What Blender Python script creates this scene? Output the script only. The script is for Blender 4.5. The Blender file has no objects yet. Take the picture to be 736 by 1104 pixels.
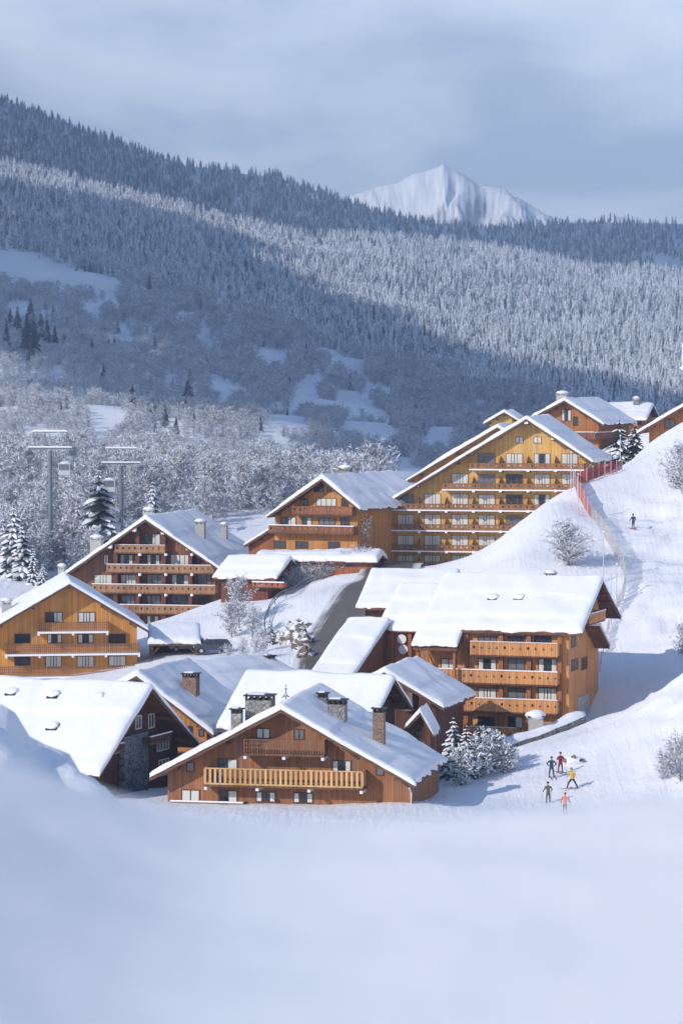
import bpy, math, random
import numpy as np
from mathutils import Vector, Matrix, noise

random.seed(7); rng = np.random.default_rng(7)
scene = bpy.context.scene
COL = scene.collection
R = math.radians
F_PX, CX, CY = 3130.0, 368.0, 552.0
HORIZON = 430.0
TH = math.atan((CY - HORIZON) / F_PX)
CAM = Vector((0, 0, 60.0))

# ------------------------------------------------------------------ view geometry
def ray(px, py):
    a, b = (px - CX) / F_PX, -(py - CY) / F_PX
    return Vector((a, math.cos(TH) + b * math.sin(TH), -math.sin(TH) + b * math.cos(TH)))
def P(px, py, D):
    d = ray(px, py)
    return CAM + d * (D / d.y)

# ------------------------------------------------------------------ materials
def nmat(name):
    m = bpy.data.materials.new(name); m.use_nodes = True
    nt = m.node_tree; nt.nodes.clear()
    out = nt.nodes.new('ShaderNodeOutputMaterial')
    b = nt.nodes.new('ShaderNodeBsdfPrincipled')
    nt.links.new(b.outputs[0], out.inputs[0])
    return m, nt, b, out
def N(nt, t, **kw):
    n = nt.nodes.new(t)
    for k, v in kw.items():
        if k.startswith('i_'): n.inputs[k[2:]].default_value = v
        elif k.startswith('n_'): n.inputs[int(k[2:])].default_value = v
        else: setattr(n, k, v)
    return n
def L(nt, a, b): nt.links.new(a, b)
def mathn(nt, op, a, b=None, clamp=False):
    n = nt.nodes.new('ShaderNodeMath'); n.operation = op; n.use_clamp = clamp
    for i, v in enumerate((a, b)):
        if v is None: continue
        if isinstance(v, (int, float)): n.inputs[i].default_value = v
        else: L(nt, v, n.inputs[i])
    return n.outputs[0]
def ramp(nt, fac, stops):
    n = nt.nodes.new('ShaderNodeValToRGB'); L(nt, fac, n.inputs[0])
    e = n.color_ramp.elements
    while len(e) < len(stops): e.new(0.5)
    for i, (p, c) in enumerate(stops):
        e[i].position = p; e[i].color = (*c, 1) if len(c) == 3 else c
    return n.outputs[0]
def mixc(nt, fac, a, b):
    n = nt.nodes.new('ShaderNodeMix'); n.data_type = 'RGBA'
    for s, v in ((0, fac), (6, a), (7, b)):
        if isinstance(v, (int, float)): n.inputs[s].default_value = v
        elif isinstance(v, tuple): n.inputs[s].default_value = (*v, 1)
        else: L(nt, v, n.inputs[s])
    return n.outputs[2]
def flat(name, rgb, rough=0.7, spec=0.3, vary=0.15, scale=6.0, metal=0.0):
    m, nt, b, _ = nmat(name)
    tc = N(nt, 'ShaderNodeTexCoord')
    nz = N(nt, 'ShaderNodeTexNoise', i_Scale=scale, i_Detail=4.0)
    L(nt, tc.outputs['Object'], nz.inputs['Vector'])
    c = mixc(nt, nz.outputs[0], tuple(v * (1 - vary) for v in rgb), tuple(min(1, v * (1 + vary)) for v in rgb))
    L(nt, c, b.inputs['Base Color'])
    b.inputs['Roughness'].default_value = rough
    b.inputs['Specular IOR Level'].default_value = spec
    b.inputs['Metallic'].default_value = metal
    return m
def snow_mat(name, scale=1.0, bump=0.25, base=(0.875, 0.862, 0.885), track=False):
    m, nt, b, _ = nmat(name)
    tc = N(nt, 'ShaderNodeTexCoord')
    n1 = N(nt, 'ShaderNodeTexNoise', i_Scale=0.9 * scale, i_Detail=6.0, i_Roughness=0.55)
    n2 = N(nt, 'ShaderNodeTexNoise', i_Scale=5.0 * scale, i_Detail=3.0)
    for n in (n1, n2): L(nt, tc.outputs['Object'], n.inputs['Vector'])
    h = mathn(nt, 'ADD', n1.outputs[0], mathn(nt, 'MULTIPLY', n2.outputs[0], 0.22))
    if track:   # groomed and skied lines running down the piste
        mp = N(nt, 'ShaderNodeMapping'); mp.inputs['Scale'].default_value = (1.6, 0.09, 0.0)
        mp.inputs['Rotation'].default_value = (0, 0, R(-14))
        L(nt, tc.outputs['Object'], mp.inputs['Vector'])
        n3 = N(nt, 'ShaderNodeTexNoise', i_Scale=1.0, i_Detail=4.0, i_Distortion=0.6)
        L(nt, mp.outputs[0], n3.inputs['Vector'])
        h = mathn(nt, 'ADD', h, mathn(nt, 'MULTIPLY', n3.outputs[0], 0.5))
    bp = N(nt, 'ShaderNodeBump', i_Strength=bump, i_Distance=0.5)
    L(nt, h, bp.inputs['Height']); L(nt, bp.outputs[0], b.inputs['Normal'])
    c = mixc(nt, n1.outputs[0], tuple(v * 0.965 for v in base), base)
    L(nt, c, b.inputs['Base Color'])
    b.inputs['Roughness'].default_value = 0.65
    b.inputs['Specular IOR Level'].default_value = 0.2
    return m
_wood = {}
def wood(rgb, horiz=False, dark=0.55):
    _g = sum(rgb) / 3; rgb = tuple(min(.8, (v * .93 + _g * .07) * 1.12) for v in rgb)
    key = (rgb, horiz)
    if key in _wood: return _wood[key]
    m, nt, b, _ = nmat('wood')
    tc = N(nt, 'ShaderNodeTexCoord')
    sp = N(nt, 'ShaderNodeSeparateXYZ'); L(nt, tc.outputs['Object'], sp.inputs[0])
    a = sp.outputs[2] if horiz else mathn(nt, 'ADD', sp.outputs[0], sp.outputs[1])
    s = mathn(nt, 'MULTIPLY', a, 1 / 0.24)
    fr = mathn(nt, 'FRACT', s); fl = mathn(nt, 'FLOOR', s)
    gap = mathn(nt, 'LESS_THAN', fr, 0.1)
    wn = N(nt, 'ShaderNodeTexWhiteNoise'); wn.noise_dimensions = '1D'
    L(nt, fl, wn.inputs['W'])
    mp = N(nt, 'ShaderNodeMapping'); mp.inputs['Scale'].default_value = (0.5, 0.5, 6) if horiz else (7, 7, 0.5)
    L(nt, tc.outputs['Object'], mp.inputs['Vector'])
    g = N(nt, 'ShaderNodeTexNoise', i_Scale=1.0, i_Detail=5.0, i_Roughness=0.65)
    L(nt, mp.outputs[0], g.inputs['Vector'])
    st = N(nt, 'ShaderNodeTexNoise', i_Scale=0.35, i_Detail=4.0)
    L(nt, tc.outputs['Object'], st.inputs['Vector'])
    v = mathn(nt, 'ADD', mathn(nt, 'MULTIPLY', wn.outputs[0], 0.42), mathn(nt, 'MULTIPLY', g.outputs[0], 0.55))
    v = mathn(nt, 'ADD', v, mathn(nt, 'MULTIPLY', st.outputs[0], 0.6))
    lo = tuple(c * 0.55 for c in rgb); hi = tuple(min(0.9, c * 1.35) for c in rgb)
    c = mixc(nt, mathn(nt, 'SUBTRACT', v, 0.27, True), lo, hi)
    mw = N(nt, 'ShaderNodeMapping'); mw.inputs['Scale'].default_value = (0.9, 0.9, 0.16); mw.inputs['Location'].default_value = (3, 7, 1)
    L(nt, tc.outputs['Object'], mw.inputs['Vector'])
    we = N(nt, 'ShaderNodeTexNoise', i_Scale=1.0, i_Detail=5.0, i_Roughness=0.6); L(nt, mw.outputs[0], we.inputs['Vector'])
    wr = N(nt, 'ShaderNodeMapRange'); wr.inputs[1].default_value = 0.48; wr.inputs[2].default_value = 0.78; wr.inputs[4].default_value = 0.55; L(nt, we.outputs[0], wr.inputs[0])
    lum = sum(rgb) / 3     # boards bleached and greyed in streaks
    c = mixc(nt, wr.outputs[0], c, (lum * 1.15, lum * 0.95, lum * 0.8))
    c = mixc(nt, mathn(nt, 'MULTIPLY', gap, 0.55), c, tuple(x * 0.25 for x in rgb))
    L(nt, c, b.inputs['Base Color'])
    bp = N(nt, 'ShaderNodeBump', i_Strength=0.4, i_Distance=0.03)
    L(nt, mathn(nt, 'SUBTRACT', g.outputs[0], gap), bp.inputs['Height']); L(nt, bp.outputs[0], b.inputs['Normal'])
    b.inputs['Roughness'].default_value = 0.75
    b.inputs['Specular IOR Level'].default_value = 0.15
    _wood[key] = m
    return m
def stone_mat(name, c1, c2, scale=2.2):
    m, nt, b, _ = nmat(name)
    tc = N(nt, 'ShaderNodeTexCoord')
    vo = N(nt, 'ShaderNodeTexVoronoi', i_Scale=scale); vo.feature = 'F1'
    ve = N(nt, 'ShaderNodeTexVoronoi', i_Scale=scale); ve.feature = 'DISTANCE_TO_EDGE'
    nz = N(nt, 'ShaderNodeTexNoise', i_Scale=scale * 3, i_Detail=5.0)
    for n in (vo, ve, nz): L(nt, tc.outputs['Object'], n.inputs['Vector'])
    sp = N(nt, 'ShaderNodeSeparateColor'); L(nt, vo.outputs['Color'], sp.inputs[0])
    c = mixc(nt, mathn(nt, 'ADD', mathn(nt, 'MULTIPLY', sp.outputs[0], 0.6), mathn(nt, 'MULTIPLY', nz.outputs[0], 0.4)), c1, c2)
    c = mixc(nt, mathn(nt, 'LESS_THAN', ve.outputs[0], 0.05), c, tuple(x * 0.5 for x in c1))
    L(nt, c, b.inputs['Base Color'])
    bp = N(nt, 'ShaderNodeBump', i_Strength=0.6, i_Distance=0.1)
    L(nt, ve.outputs[0], bp.inputs['Height']); L(nt, bp.outputs[0], b.inputs['Normal'])
    b.inputs['Roughness'].default_value = 0.85
    return m
def tree_mat(name, needle, snow, lo, hi, nscale):
    """needles with snow lying on whatever faces up"""
    m, nt, b, _ = nmat(name)
    ge = N(nt, 'ShaderNodeNewGeometry')
    sp = N(nt, 'ShaderNodeSeparateXYZ'); L(nt, ge.outputs['Normal'], sp.inputs[0])
    oi = N(nt, 'ShaderNodeObjectInfo')
    nz = N(nt, 'ShaderNodeTexNoise', i_Scale=nscale, i_Detail=3.0)
    tc = N(nt, 'ShaderNodeTexCoord')
    L(nt, tc.outputs['Object'], nz.inputs['Vector'])
    v = mathn(nt, 'ADD', mathn(nt, 'ABSOLUTE', sp.outputs[2]), mathn(nt, 'MULTIPLY', mathn(nt, 'SUBTRACT', nz.outputs[0], 0.5), 1.6))
    v = mathn(nt, 'ADD', v, mathn(nt, 'MULTIPLY', mathn(nt, 'SUBTRACT', oi.outputs['Random'], 0.5), 0.35))
    mr = N(nt, 'ShaderNodeMapRange'); mr.inputs[1].default_value = lo; mr.inputs[2].default_value = hi
    L(nt, v, mr.inputs[0])
    L(nt, mixc(nt, mr.outputs[0], needle, snow), b.inputs['Base Color'])
    b.inputs['Roughness'].default_value = 0.85; b.inputs['Specular IOR Level'].default_value = 0.1
    return m

M = {}
M['snow'] = snow_mat('snow', 1.0, 0.22, track=False)
M['piste'] = snow_mat('snow_ground', 0.5, 0.35, track=True)
M['bank'] = snow_mat('near_snow', 1.5, 0.12, base=(0.88, 0.86, 0.865))
M['roofsnow'] = snow_mat('roof_snow', 0.8, 0.18, base=(0.88, 0.868, 0.89))
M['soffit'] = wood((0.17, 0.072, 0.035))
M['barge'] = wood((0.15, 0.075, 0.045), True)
M['glass'] = flat('window_glass', (0.035, 0.04, 0.05), 0.08, 0.6, 0.3, 1.2)
M['glassdim'] = flat('window_glass_dim', (0.16, 0.16, 0.17), 0.12, 0.6, 0.3, 1.2)
M['curtain'] = flat('white_curtain', (0.66, 0.64, 0.60), 0.9, 0.1, 0.12, 4)
M['stone'] = stone_mat('grey_stone', (0.16, 0.15, 0.14), (0.40, 0.38, 0.35), 2.6)
M['bluestone'] = stone_mat('slate_stone', (0.07, 0.085, 0.10), (0.19, 0.21, 0.235), 1.6)
M['rock'] = stone_mat('brown_rock', (0.10, 0.075, 0.05), (0.30, 0.23, 0.16), 0.35)
M['plaster'] = flat('grey_plaster', (0.40, 0.39, 0.37), 0.9, 0.1, 0.2, 3)
M['darkcap'] = flat('dark_cap', (0.035, 0.03, 0.03), 0.6)
M['white'] = flat('white_paint', (0.74, 0.73, 0.72), 0.6, 0.3, 0.08, 3)
M['steel'] = flat('galvanised_steel', (0.15, 0.17, 0.20), 0.5, 0.5, 0.2, 2)
M['palesteel'] = flat('pale_steel', (0.50, 0.53, 0.57), 0.5, 0.5, 0.15, 2)
M['bark'] = flat('bark', (0.075, 0.06, 0.055), 0.95, 0.1, 0.4, 8)
M['twig'] = flat('twig', (0.19, 0.178, 0.185), 0.95, 0.1, 0.3, 5)
M['frost'] = flat('hoar_frost', (0.80, 0.81, 0.84), 0.9, 0.1, 0.06, 5)
M['needle'] = flat('needle', (0.022, 0.036, 0.030), 0.9, 0.1, 0.4, 5)
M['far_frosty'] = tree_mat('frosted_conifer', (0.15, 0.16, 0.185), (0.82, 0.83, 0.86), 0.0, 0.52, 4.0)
M['far_dark'] = tree_mat('dark_conifer', (0.055, 0.072, 0.092), (0.75, 0.77, 0.81), 0.18, 0.85, 4.0)  # darker conifer tone; heaviest along the crest, where it paints in shade
M['road'] = None

# ------------------------------------------------------------------ mesh helpers
class MB:
    def __init__(s): s.v = []; s.f = []; s.mi = []
    def add(s, vs, fs, mi=0):
        o = len(s.v); s.v.extend([tuple(v) for v in vs])
        for f in fs: s.f.append(tuple(i + o for i in f)); s.mi.append(mi)
    def box(s, x0, x1, y0, y1, z0, z1, mi=0):
        s.add([(x0, y0, z0), (x1, y0, z0), (x1, y1, z0), (x0, y1, z0), (x0, y0, z1), (x1, y0, z1), (x1, y1, z1), (x0, y1, z1)],
              [(0, 3, 2, 1), (4, 5, 6, 7), (0, 1, 5, 4), (1, 2, 6, 5), (2, 3, 7, 6), (3, 0, 4, 7)], mi)
        return s
    def bbox(s, x0, x1, y0, y1, z0, z1, b=0.03, mi=0):
        """box with chamfered top edges"""
        s.add([(x0, y0, z0), (x1, y0, z0), (x1, y1, z0), (x0, y1, z0),
               (x0, y0, z1 - b), (x1, y0, z1 - b), (x1, y1, z1 - b), (x0, y1, z1 - b),
               (x0 + b, y0 + b, z1), (x1 - b, y0 + b, z1), (x1 - b, y1 - b, z1), (x0 + b, y1 - b, z1)],
              [(0, 3, 2, 1), (8, 9, 10, 11)] + [(i, (i + 1) % 4, 4 + (i + 1) % 4, 4 + i) for i in range(4)]
              + [(4 + i, 4 + (i + 1) % 4, 8 + (i + 1) % 4, 8 + i) for i in range(4)], mi)
        return s
    def extrude_y(s, poly, y0, y1, caps=None, mi=0):
        n = len(poly)
        vs = [(x, y0, z) for x, z in poly] + [(x, y1, z) for x, z in poly]
        fs = [(i, (i + 1) % n, n + (i + 1) % n, n + i) for i in range(n)]
        for c in (caps or [tuple(range(n))]):
            fs.append(tuple(reversed(c))); fs.append(tuple(n + i for i in c))
        s.add(vs, fs, mi); return s
    def beam(s, p, q, w, h=None, mi=0):
        p, q = Vector(p), Vector(q); h = h or w
        d = (q - p).normalized()
        up = Vector((0, 0, 1)) if abs(d.z) < 0.95 else Vector((0, 1, 0))
        a = d.cross(up).normalized() * w / 2; b = a.cross(d).normalized() * h / 2
        c = [(-1, -1), (1, -1), (1, 1), (-1, 1)]
        s.add([p + a * i + b * j for i, j in c] + [q + a * i + b * j for i, j in c],
              [(0, 1, 2, 3), (7, 6, 5, 4)] + [(i, 4 + i, 4 + (i + 1) % 4, (i + 1) % 4) for i in range(4)], mi)
        return s
    def tube(s, pts, rad, n=8, mi=0, cap=True):
        pts = [Vector(p) for p in pts]
        rad = rad if isinstance(rad, (list, tuple)) else [rad] * len(pts)
        rings = []
        o = len(s.v)
        for i, p in enumerate(pts):
            d = (pts[min(i + 1, len(pts) - 1)] - pts[max(i - 1, 0)]).normalized()
            up = Vector((0, 0, 1)) if abs(d.z) < 0.9 else Vector((1, 0, 0))
            a = d.cross(up).normalized(); b = a.cross(d)
            for k in range(n):
                t = 2 * math.pi * k / n
                s.v.append(tuple(p + (a * math.cos(t) + b * math.sin(t)) * rad[i]))
        for i in range(len(pts) - 1):
            for k in range(n):
                k2 = (k + 1) % n
                s.f.append((o + i * n + k, o + i * n + k2, o + (i + 1) * n + k2, o + (i + 1) * n + k)); s.mi.append(mi)
        if cap:
            s.f.append(tuple(o + k for k in range(n))); s.mi.append(mi)
            s.f.append(tuple(o + (len(pts) - 1) * n + k for k in reversed(range(n)))); s.mi.append(mi)
        return s
    def blob(s, c, r, seed=0, amp=0.2, nu=12, nv=8, mi=0):
        o = len(s.v); c = Vector(c)
        for j in range(nv + 1):
            ph = math.pi * j / nv
            for i in range(nu):
                th = 2 * math.pi * i / nu
                d = Vector((math.sin(ph) * math.cos(th), math.sin(ph) * math.sin(th), math.cos(ph)))
                k = 1 + amp * noise.noise(d * 1.7 + Vector((seed * 3.1, seed, 0)))
                s.v.append((c.x + d.x * r[0] * k, c.y + d.y * r[1] * k, c.z + d.z * r[2] * k))
        for j in range(nv):
            for i in range(nu):
                i2 = (i + 1) % nu
                s.f.append((o + j * nu + i, o + (j + 1) * nu + i, o + (j + 1) * nu + i2, o + j * nu + i2)); s.mi.append(mi)
        return s
    def mesh(s, name, mats, smooth=False):
        me = bpy.data.meshes.new(name)
        me.from_pydata(s.v, [], s.f)
        for m in (mats if isinstance(mats, (list, tuple)) else [mats]): me.materials.append(m)
        if len(me.materials) > 1: me.polygons.foreach_set('material_index', s.mi)
        if smooth: me.polygons.foreach_set('use_smooth', [True] * len(s.f))
        me.validate(); me.update()
        return me
    def build(s, name, mats, parent=None, smooth=False, loc=None, rz=0.0):
        return link(name, s.mesh(name, mats, smooth), parent, loc, rz)
def link(name, me, parent=None, loc=None, rz=0.0):
    o = bpy.data.objects.new(name, me); COL.objects.link(o)
    if parent: o.parent = parent
    if loc is not None: o.location = loc
    if rz: o.rotation_euler = (0, 0, rz)
    return o
def tag(o, label=None, cat=None, group=None, kind=None):
    if label: o['label'] = label
    if cat: o['category'] = cat
    if group: o['group'] = group
    if kind: o['kind'] = kind
    return o
def thing(name, label, cat, loc, rz=0.0, group=None):
    o = bpy.data.objects.new(name, None); COL.objects.link(o)
    o.empty_display_size = 0.5
    o.location = loc; o.rotation_euler = (0, 0, rz)
    return tag(o, label, cat, group)
def copy_tree(o, parent=None):
    c = o.copy(); COL.objects.link(c); c.parent = parent
    for ch in o.children: copy_tree(ch, c)
    return c
def grid_mesh(name, xs, ys, zf, mat, smooth=True):
    """xs, ys 1-D arrays, zf (len(ys), len(xs)) heights"""
    X, Y = np.meshgrid(xs, ys)
    return surf_mesh(name, X, Y, zf, mat, smooth)
def surf_mesh(name, X, Y, Z, mat, smooth=True):
    nr, nc = X.shape
    me = bpy.data.meshes.new(name)
    me.vertices.add(nr * nc)
    me.vertices.foreach_set('co', np.stack([X, Y, Z], -1).astype(np.float32).ravel())
    i = np.arange(nr * nc).reshape(nr, nc)
    q = np.stack([i[:-1, :-1], i[:-1, 1:], i[1:, 1:], i[1:, :-1]], -1).reshape(-1, 4)
    me.loops.add(q.size); me.loops.foreach_set('vertex_index', q.ravel().astype(np.int32))
    me.polygons.add(len(q)); me.polygons.foreach_set('loop_start', (np.arange(len(q)) * 4).astype(np.int32))
    me.polygons.foreach_set('use_smooth', np.ones(len(q), bool))
    me.materials.append(mat); me.update(calc_edges=True)
    return me
def vnoise(X, Y, s, seed=0.0, octaves=1):
    out = np.empty(X.shape)
    fx, fy = X.ravel(), Y.ravel(); o = out.ravel()
    for k in range(len(fx)):
        o[k] = noise.fractal(Vector((fx[k] * s + seed, fy[k] * s - seed, seed)), 1.0, 2.0, octaves) if octaves > 1 else noise.noise(Vector((fx[k] * s + seed, fy[k] * s - seed, seed)))
    return o.reshape(X.shape)

# ------------------------------------------------------------------ terrain
CTRL_PX = [  # photo position, distance
    (300, 868, 240), (165, 866, 238), (455, 864, 240), (590, 864, 248), (603, 833, 256), (616, 850, 251), (594, 838, 254),
    (560, 806, 276), (575, 800, 280), (603, 790, 283), (628, 779, 286), (652, 768, 287), (640, 767, 301), (648, 728, 311), (690, 786, 280), (690, 720, 311), (690, 765, 289), (640, 742, 305), (702, 753, 283), (736, 722, 276), (690, 661, 325), (682, 571, 349), (736, 806, 257),
    (736, 858, 244), (736, 700, 312), (736, 600, 340), (736, 520, 364), (736, 455, 392), (700, 476, 388), (690, 490, 384),
    (668, 503, 381), (640, 515, 373), (617, 525, 366), (640, 556, 355), (660, 592, 343), (668, 622, 332), (600, 600, 338),
    (560, 602, 336), (520, 613, 341), (575, 560, 350), (600, 540, 356), (540, 588, 346), (508, 612, 352), (470, 622, 366), (490, 619, 361), (530, 818, 291), (575, 808, 291),
    (480, 815, 293), (420, 830, 282), (130, 852, 256), (75, 735, 327), (190, 707, 333), (227, 704, 335), (230, 674, 388),
    (415, 613, 369), (400, 628, 356), (385, 650, 342), (360, 690, 323), (352, 718, 311), (325, 712, 314), (325, 645, 352), (300, 662, 348),
    (285, 692, 338), (340, 603, 384), (300, 643, 371), (415, 615, 391), (520, 616, 386), (634, 552, 394), (590, 590, 392), (645, 486, 440),
    (715, 470, 406), (0, 642, 420), (50, 616, 450), (100, 562, 520), (0, 562, 520), (250, 566, 520), (350, 540, 540), (450, 540, 540),
    (600, 520, 540), (736, 500, 540), (250, 640, 375)]
CTRL = [tuple(P(*c)) for c in CTRL_PX] + [tuple(Vector(c) + Vector((0, 0, 60))) for c in [
    (0, 45, -9.0), (-14, 100, -18.5), (14, 100, -18), (0, 160, -27), (34, 160, -25), (-34, 160, -26), (0, 205, -31.8), (-28, 205, -32),
    (40, 110, -14), (-60, 60, -8), (60, 60, -7), (-150, 0, 2), (150, 0, 2), (-170, 240, -34), (75, 240, -25), (75, 290, -20), (75, 340, -8), (80, 400, 6),
    (190, 240, -4), (190, 400, 24), (-180, 450, -24), (190, 540, 20), (-180, 560, -14), (0, 0, -2.6), (-90, 330, -32), (-100, 400, -29)]]
_c = np.array(CTRL); _n = len(_c); _S = 100.0
def _U(r2): return 0.5 * r2 * np.log(r2 + 1e-12)
_xy = _c[:, :2] / _S
_K = _U(((_xy[:, None] - _xy[None]) ** 2).sum(-1)) + np.eye(_n) * 0.0008
_Pm = np.c_[np.ones(_n), _xy]
_A = np.block([[_K, _Pm], [_Pm.T, np.zeros((3, 3))]])
_w = np.linalg.solve(_A, np.r_[_c[:, 2], 0, 0, 0])
def tps(X, Y):
    X = np.clip(np.asarray(X, float), -190, 190); Y = np.clip(np.asarray(Y, float), -10, 620)
    q = np.stack([X.ravel(), Y.ravel()], -1) / _S
    out = np.empty(len(q))
    for a in range(0, len(q), 4000):
        b = q[a:a + 4000]
        out[a:a + 4000] = _U(((b[:, None] - _xy[None]) ** 2).sum(-1)) @ _w[:_n] + _w[_n] + b @ _w[_n + 1:]
    return out.reshape(X.shape)
# far hillside: picture height of the slope for each distance, left to right
COLS = [-900, -300, 0, 100, 200, 300, 340, 400, 450, 520, 600, 640, 736, 1000, 1700]
ROWS = [
    (560, [500, 530, 548, 552, 556, 558, 556, 552, 548, 545, 540, 538, 530, 505, 440]),
    (700, [450, 490, 505, 508, 512, 516, 518, 520, 520, 518, 515, 513, 508, 490, 420]),
    (950, [400, 440, 452, 456, 462, 470, 474, 478, 482, 484, 484, 484, 482, 470, 410]),
    (1400, [330, 370, 385, 392, 402, 414, 420, 426, 432, 438, 442, 444, 446, 440, 390]),
    (2000, [240, 280, 298, 308, 324, 344, 354, 364, 374, 384, 390, 392, 396, 390, 350]),
    (2600, [160, 200, 228, 244, 266, 294, 306, 314, 322, 332, 340, 344, 350, 346, 310]),
    (3100, [90, 140, 182, 204, 226, 252, 262, 256, 258, 268, 284, 292, 300, 298, 280]),
    (3250, [84, 134, 176, 198, 220, 244, 252, 251, 254, 263, 276, 283, 288, 284, 272]),
    (3800, [10, 60, 106, 146, 180, 193, 206, 227, 240, 248, 243, 240, 242, 245, 258]),
    (4300, [60, 110, 160, 200, 235, 262, 280, 300, 310, 320, 330, 330, 335, 340, 345]),
    (5200, [430, 430, 430, 430, 430, 430, 430, 430, 430, 430, 430, 430, 430, 430, 430])]
_rd = np.array([r[0] for r in ROWS], float); _rv = np.array([r[1] for r in ROWS], float)
def hill_py(px, D):
    px = np.asarray(px, float); D = np.asarray(D, float)
    vals = np.stack([np.interp(px, COLS, r) for r in _rv], 0)
    k = np.clip(np.searchsorted(_rd, D) - 1, 0, len(_rd) - 2)
    t = np.clip((D - _rd[k]) / (_rd[k + 1] - _rd[k]), 0, 1)
    ii = np.arange(px.size)
    vf = vals.reshape(len(_rd), -1); k = k.ravel(); t = t.ravel()
    return (vf[k, ii] * (1 - t) + vf[k + 1, ii] * t).reshape(px.shape)
def hill_z(X, Y):
    px = CX + X / Y * F_PX
    return 60 - (hill_py(px, Y) - HORIZON) / F_PX * Y
def sstep(a, b, x): t = np.clip((x - a) / (b - a), 0, 1); return t * t * (3 - 2 * t)
MOUNDS = [(-9.3, 70, -7.2, .5), (-7.2, 71.5, -8.6, .55), (-8.2, 69, -7.95, .8), (-6.6, 70, -9.1, .5), (-10.4, 66, -7.5, .30)]
def ground(X, Y):
    X = np.asarray(X, float); Y = np.asarray(Y, float)
    z = tps(X, Y)
    for mx, my, zt, k in MOUNDS:      # wind-packed mounds on the near slope
        z = np.maximum(z, 60 + zt - k * ((X - mx) ** 2 + 0.35 * (Y - my) ** 2))
    t = sstep(500, 600, Y)
    return z * (1 - t) + hill_z(X, np.maximum(Y, 300)) * t
def gz(x, y): return float(ground(np.array([x]), np.array([y]))[0])
def on_ground(px, py, d0=200, d1=640):
    d = ray(px, py)
    Ds = np.arange(d0, d1, 0.5)
    zs = CAM.z + d.z / d.y * Ds
    g = ground(d.x / d.y * Ds, Ds)
    hit = np.nonzero(g >= zs)[0]
    D = Ds[hit[0]] if len(hit) else d1
    p = CAM + d * (D / d.y); p.z = gz(p.x, p.y)
    return p

xs = np.unique(np.r_[np.linspace(-190, -90, 26), np.linspace(-90, -12, 78), np.linspace(-11.6, -4, 24), np.linspace(-3, 100, 103), np.linspace(100, 190, 24)])
ys = np.unique(np.r_[np.linspace(14, 60, 20), np.linspace(60, 90, 40), np.linspace(90, 225, 40), np.linspace(225, 420, 210), np.linspace(420, 600, 80)])
GX, GY = np.meshgrid(xs, ys)
GZ = ground(GX, GY)
n1 = vnoise(GX, GY, 0.12, 3.3, 4); n2 = vnoise(GX, GY, 0.45, 8.1, 3)
pxs = CX + GX / GY * F_PX; pys = HORIZON - (GZ - 60) / GY * F_PX
bankmask = sstep(640, 720, pxs - (pys - 700) * 0.12) * sstep(500, 560, pys)
pistemask = (1 - bankmask) * sstep(612, 650, pxs)
ROAD_PX = [(350, 742), (353, 716), (359, 695), (367, 672), (380, 652), (398, 632), (420, 614), (440, 603)]
_rp = [on_ground(*p, 290, 420) for p in ROAD_PX]
_rd2 = np.full(GX.shape, 1e9)
for _a, _b in zip(_rp, _rp[1:]):
    for _k in range(6):
        _q = _a.lerp(_b, _k / 6); _rd2 = np.minimum(_rd2, (GX - _q.x) ** 2 + (GY - _q.y) ** 2)
_keep = sstep(4.0, 8.0, np.sqrt(_rd2))
GZ = GZ - 0.25 * (1 - _keep) + _keep * n1 * (0.22 - 0.17 * pistemask + 0.45 * bankmask) + _keep * n2 * (0.05 + 0.55 * bankmask + 0.9 * (GY < 85) * (GY > 60)) - 0.04
tag(link('snow_ground', surf_mesh('snow_ground', GX, GY, GZ, M['piste'])), kind='structure')

# far hillside sheet
pc = np.r_[np.linspace(-900, -220, 40), np.linspace(-215, 950, 200), np.linspace(960, 1700, 40)]
dc = np.r_[np.linspace(596, 1500, 90), np.linspace(1515, 4300, 150), np.linspace(4340, 5200, 12)]
PX_, DD = np.meshgrid(pc, dc)
HX = (PX_ - CX) / F_PX * DD
HZ = 60 - (hill_py(PX_, DD) - HORIZON) / F_PX * DD
hn = vnoise(HX, DD, 1 / 260.0, 5.0, 4); hn2 = vnoise(HX, DD, 1 / 60.0, 9.0, 2)
amp = sstep(620, 1000, DD) * (1 - 0.6 * sstep(3000, 3300, DD))
HZ = HZ + (hn * 9.0 + hn2 * 1.6) * amp
tag(link('hillside', surf_mesh('hillside', HX, DD, HZ, M['snow'])), kind='structure')
def hill_surface(px, D):
    """height of the meshed hillside (with its bumps)"""
    x = (px - CX) / F_PX * D
    a = sstep(620, 1000, np.array(D)) * (1 - 0.6 * sstep(3000, 3300, np.array(D)))
    z = 60 - (float(hill_py(np.array([px]), np.array([D]))[0]) - HORIZON) / F_PX * D
    b = noise.fractal(Vector((x / 260.0 + 5, D / 260.0 - 5, 5)), 1.0, 2.0, 4) * 9.0 + noise.fractal(Vector((x / 60.0 + 9, D / 60.0 - 9, 9)), 1.0, 2.0, 2) * 1.6
    return x, z + b * float(a)
_Dg = np.linspace(640, 3900, 700)
_pyc = {}
def hill_D(px, py):
    k = int(round(px / 8))
    if k not in _pyc:
        _pyc[k] = np.minimum.accumulate(hill_py(np.full(len(_Dg), k * 8.0), _Dg))
    c = _pyc[k]
    return float(np.interp(-py, -c, _Dg))

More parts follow.
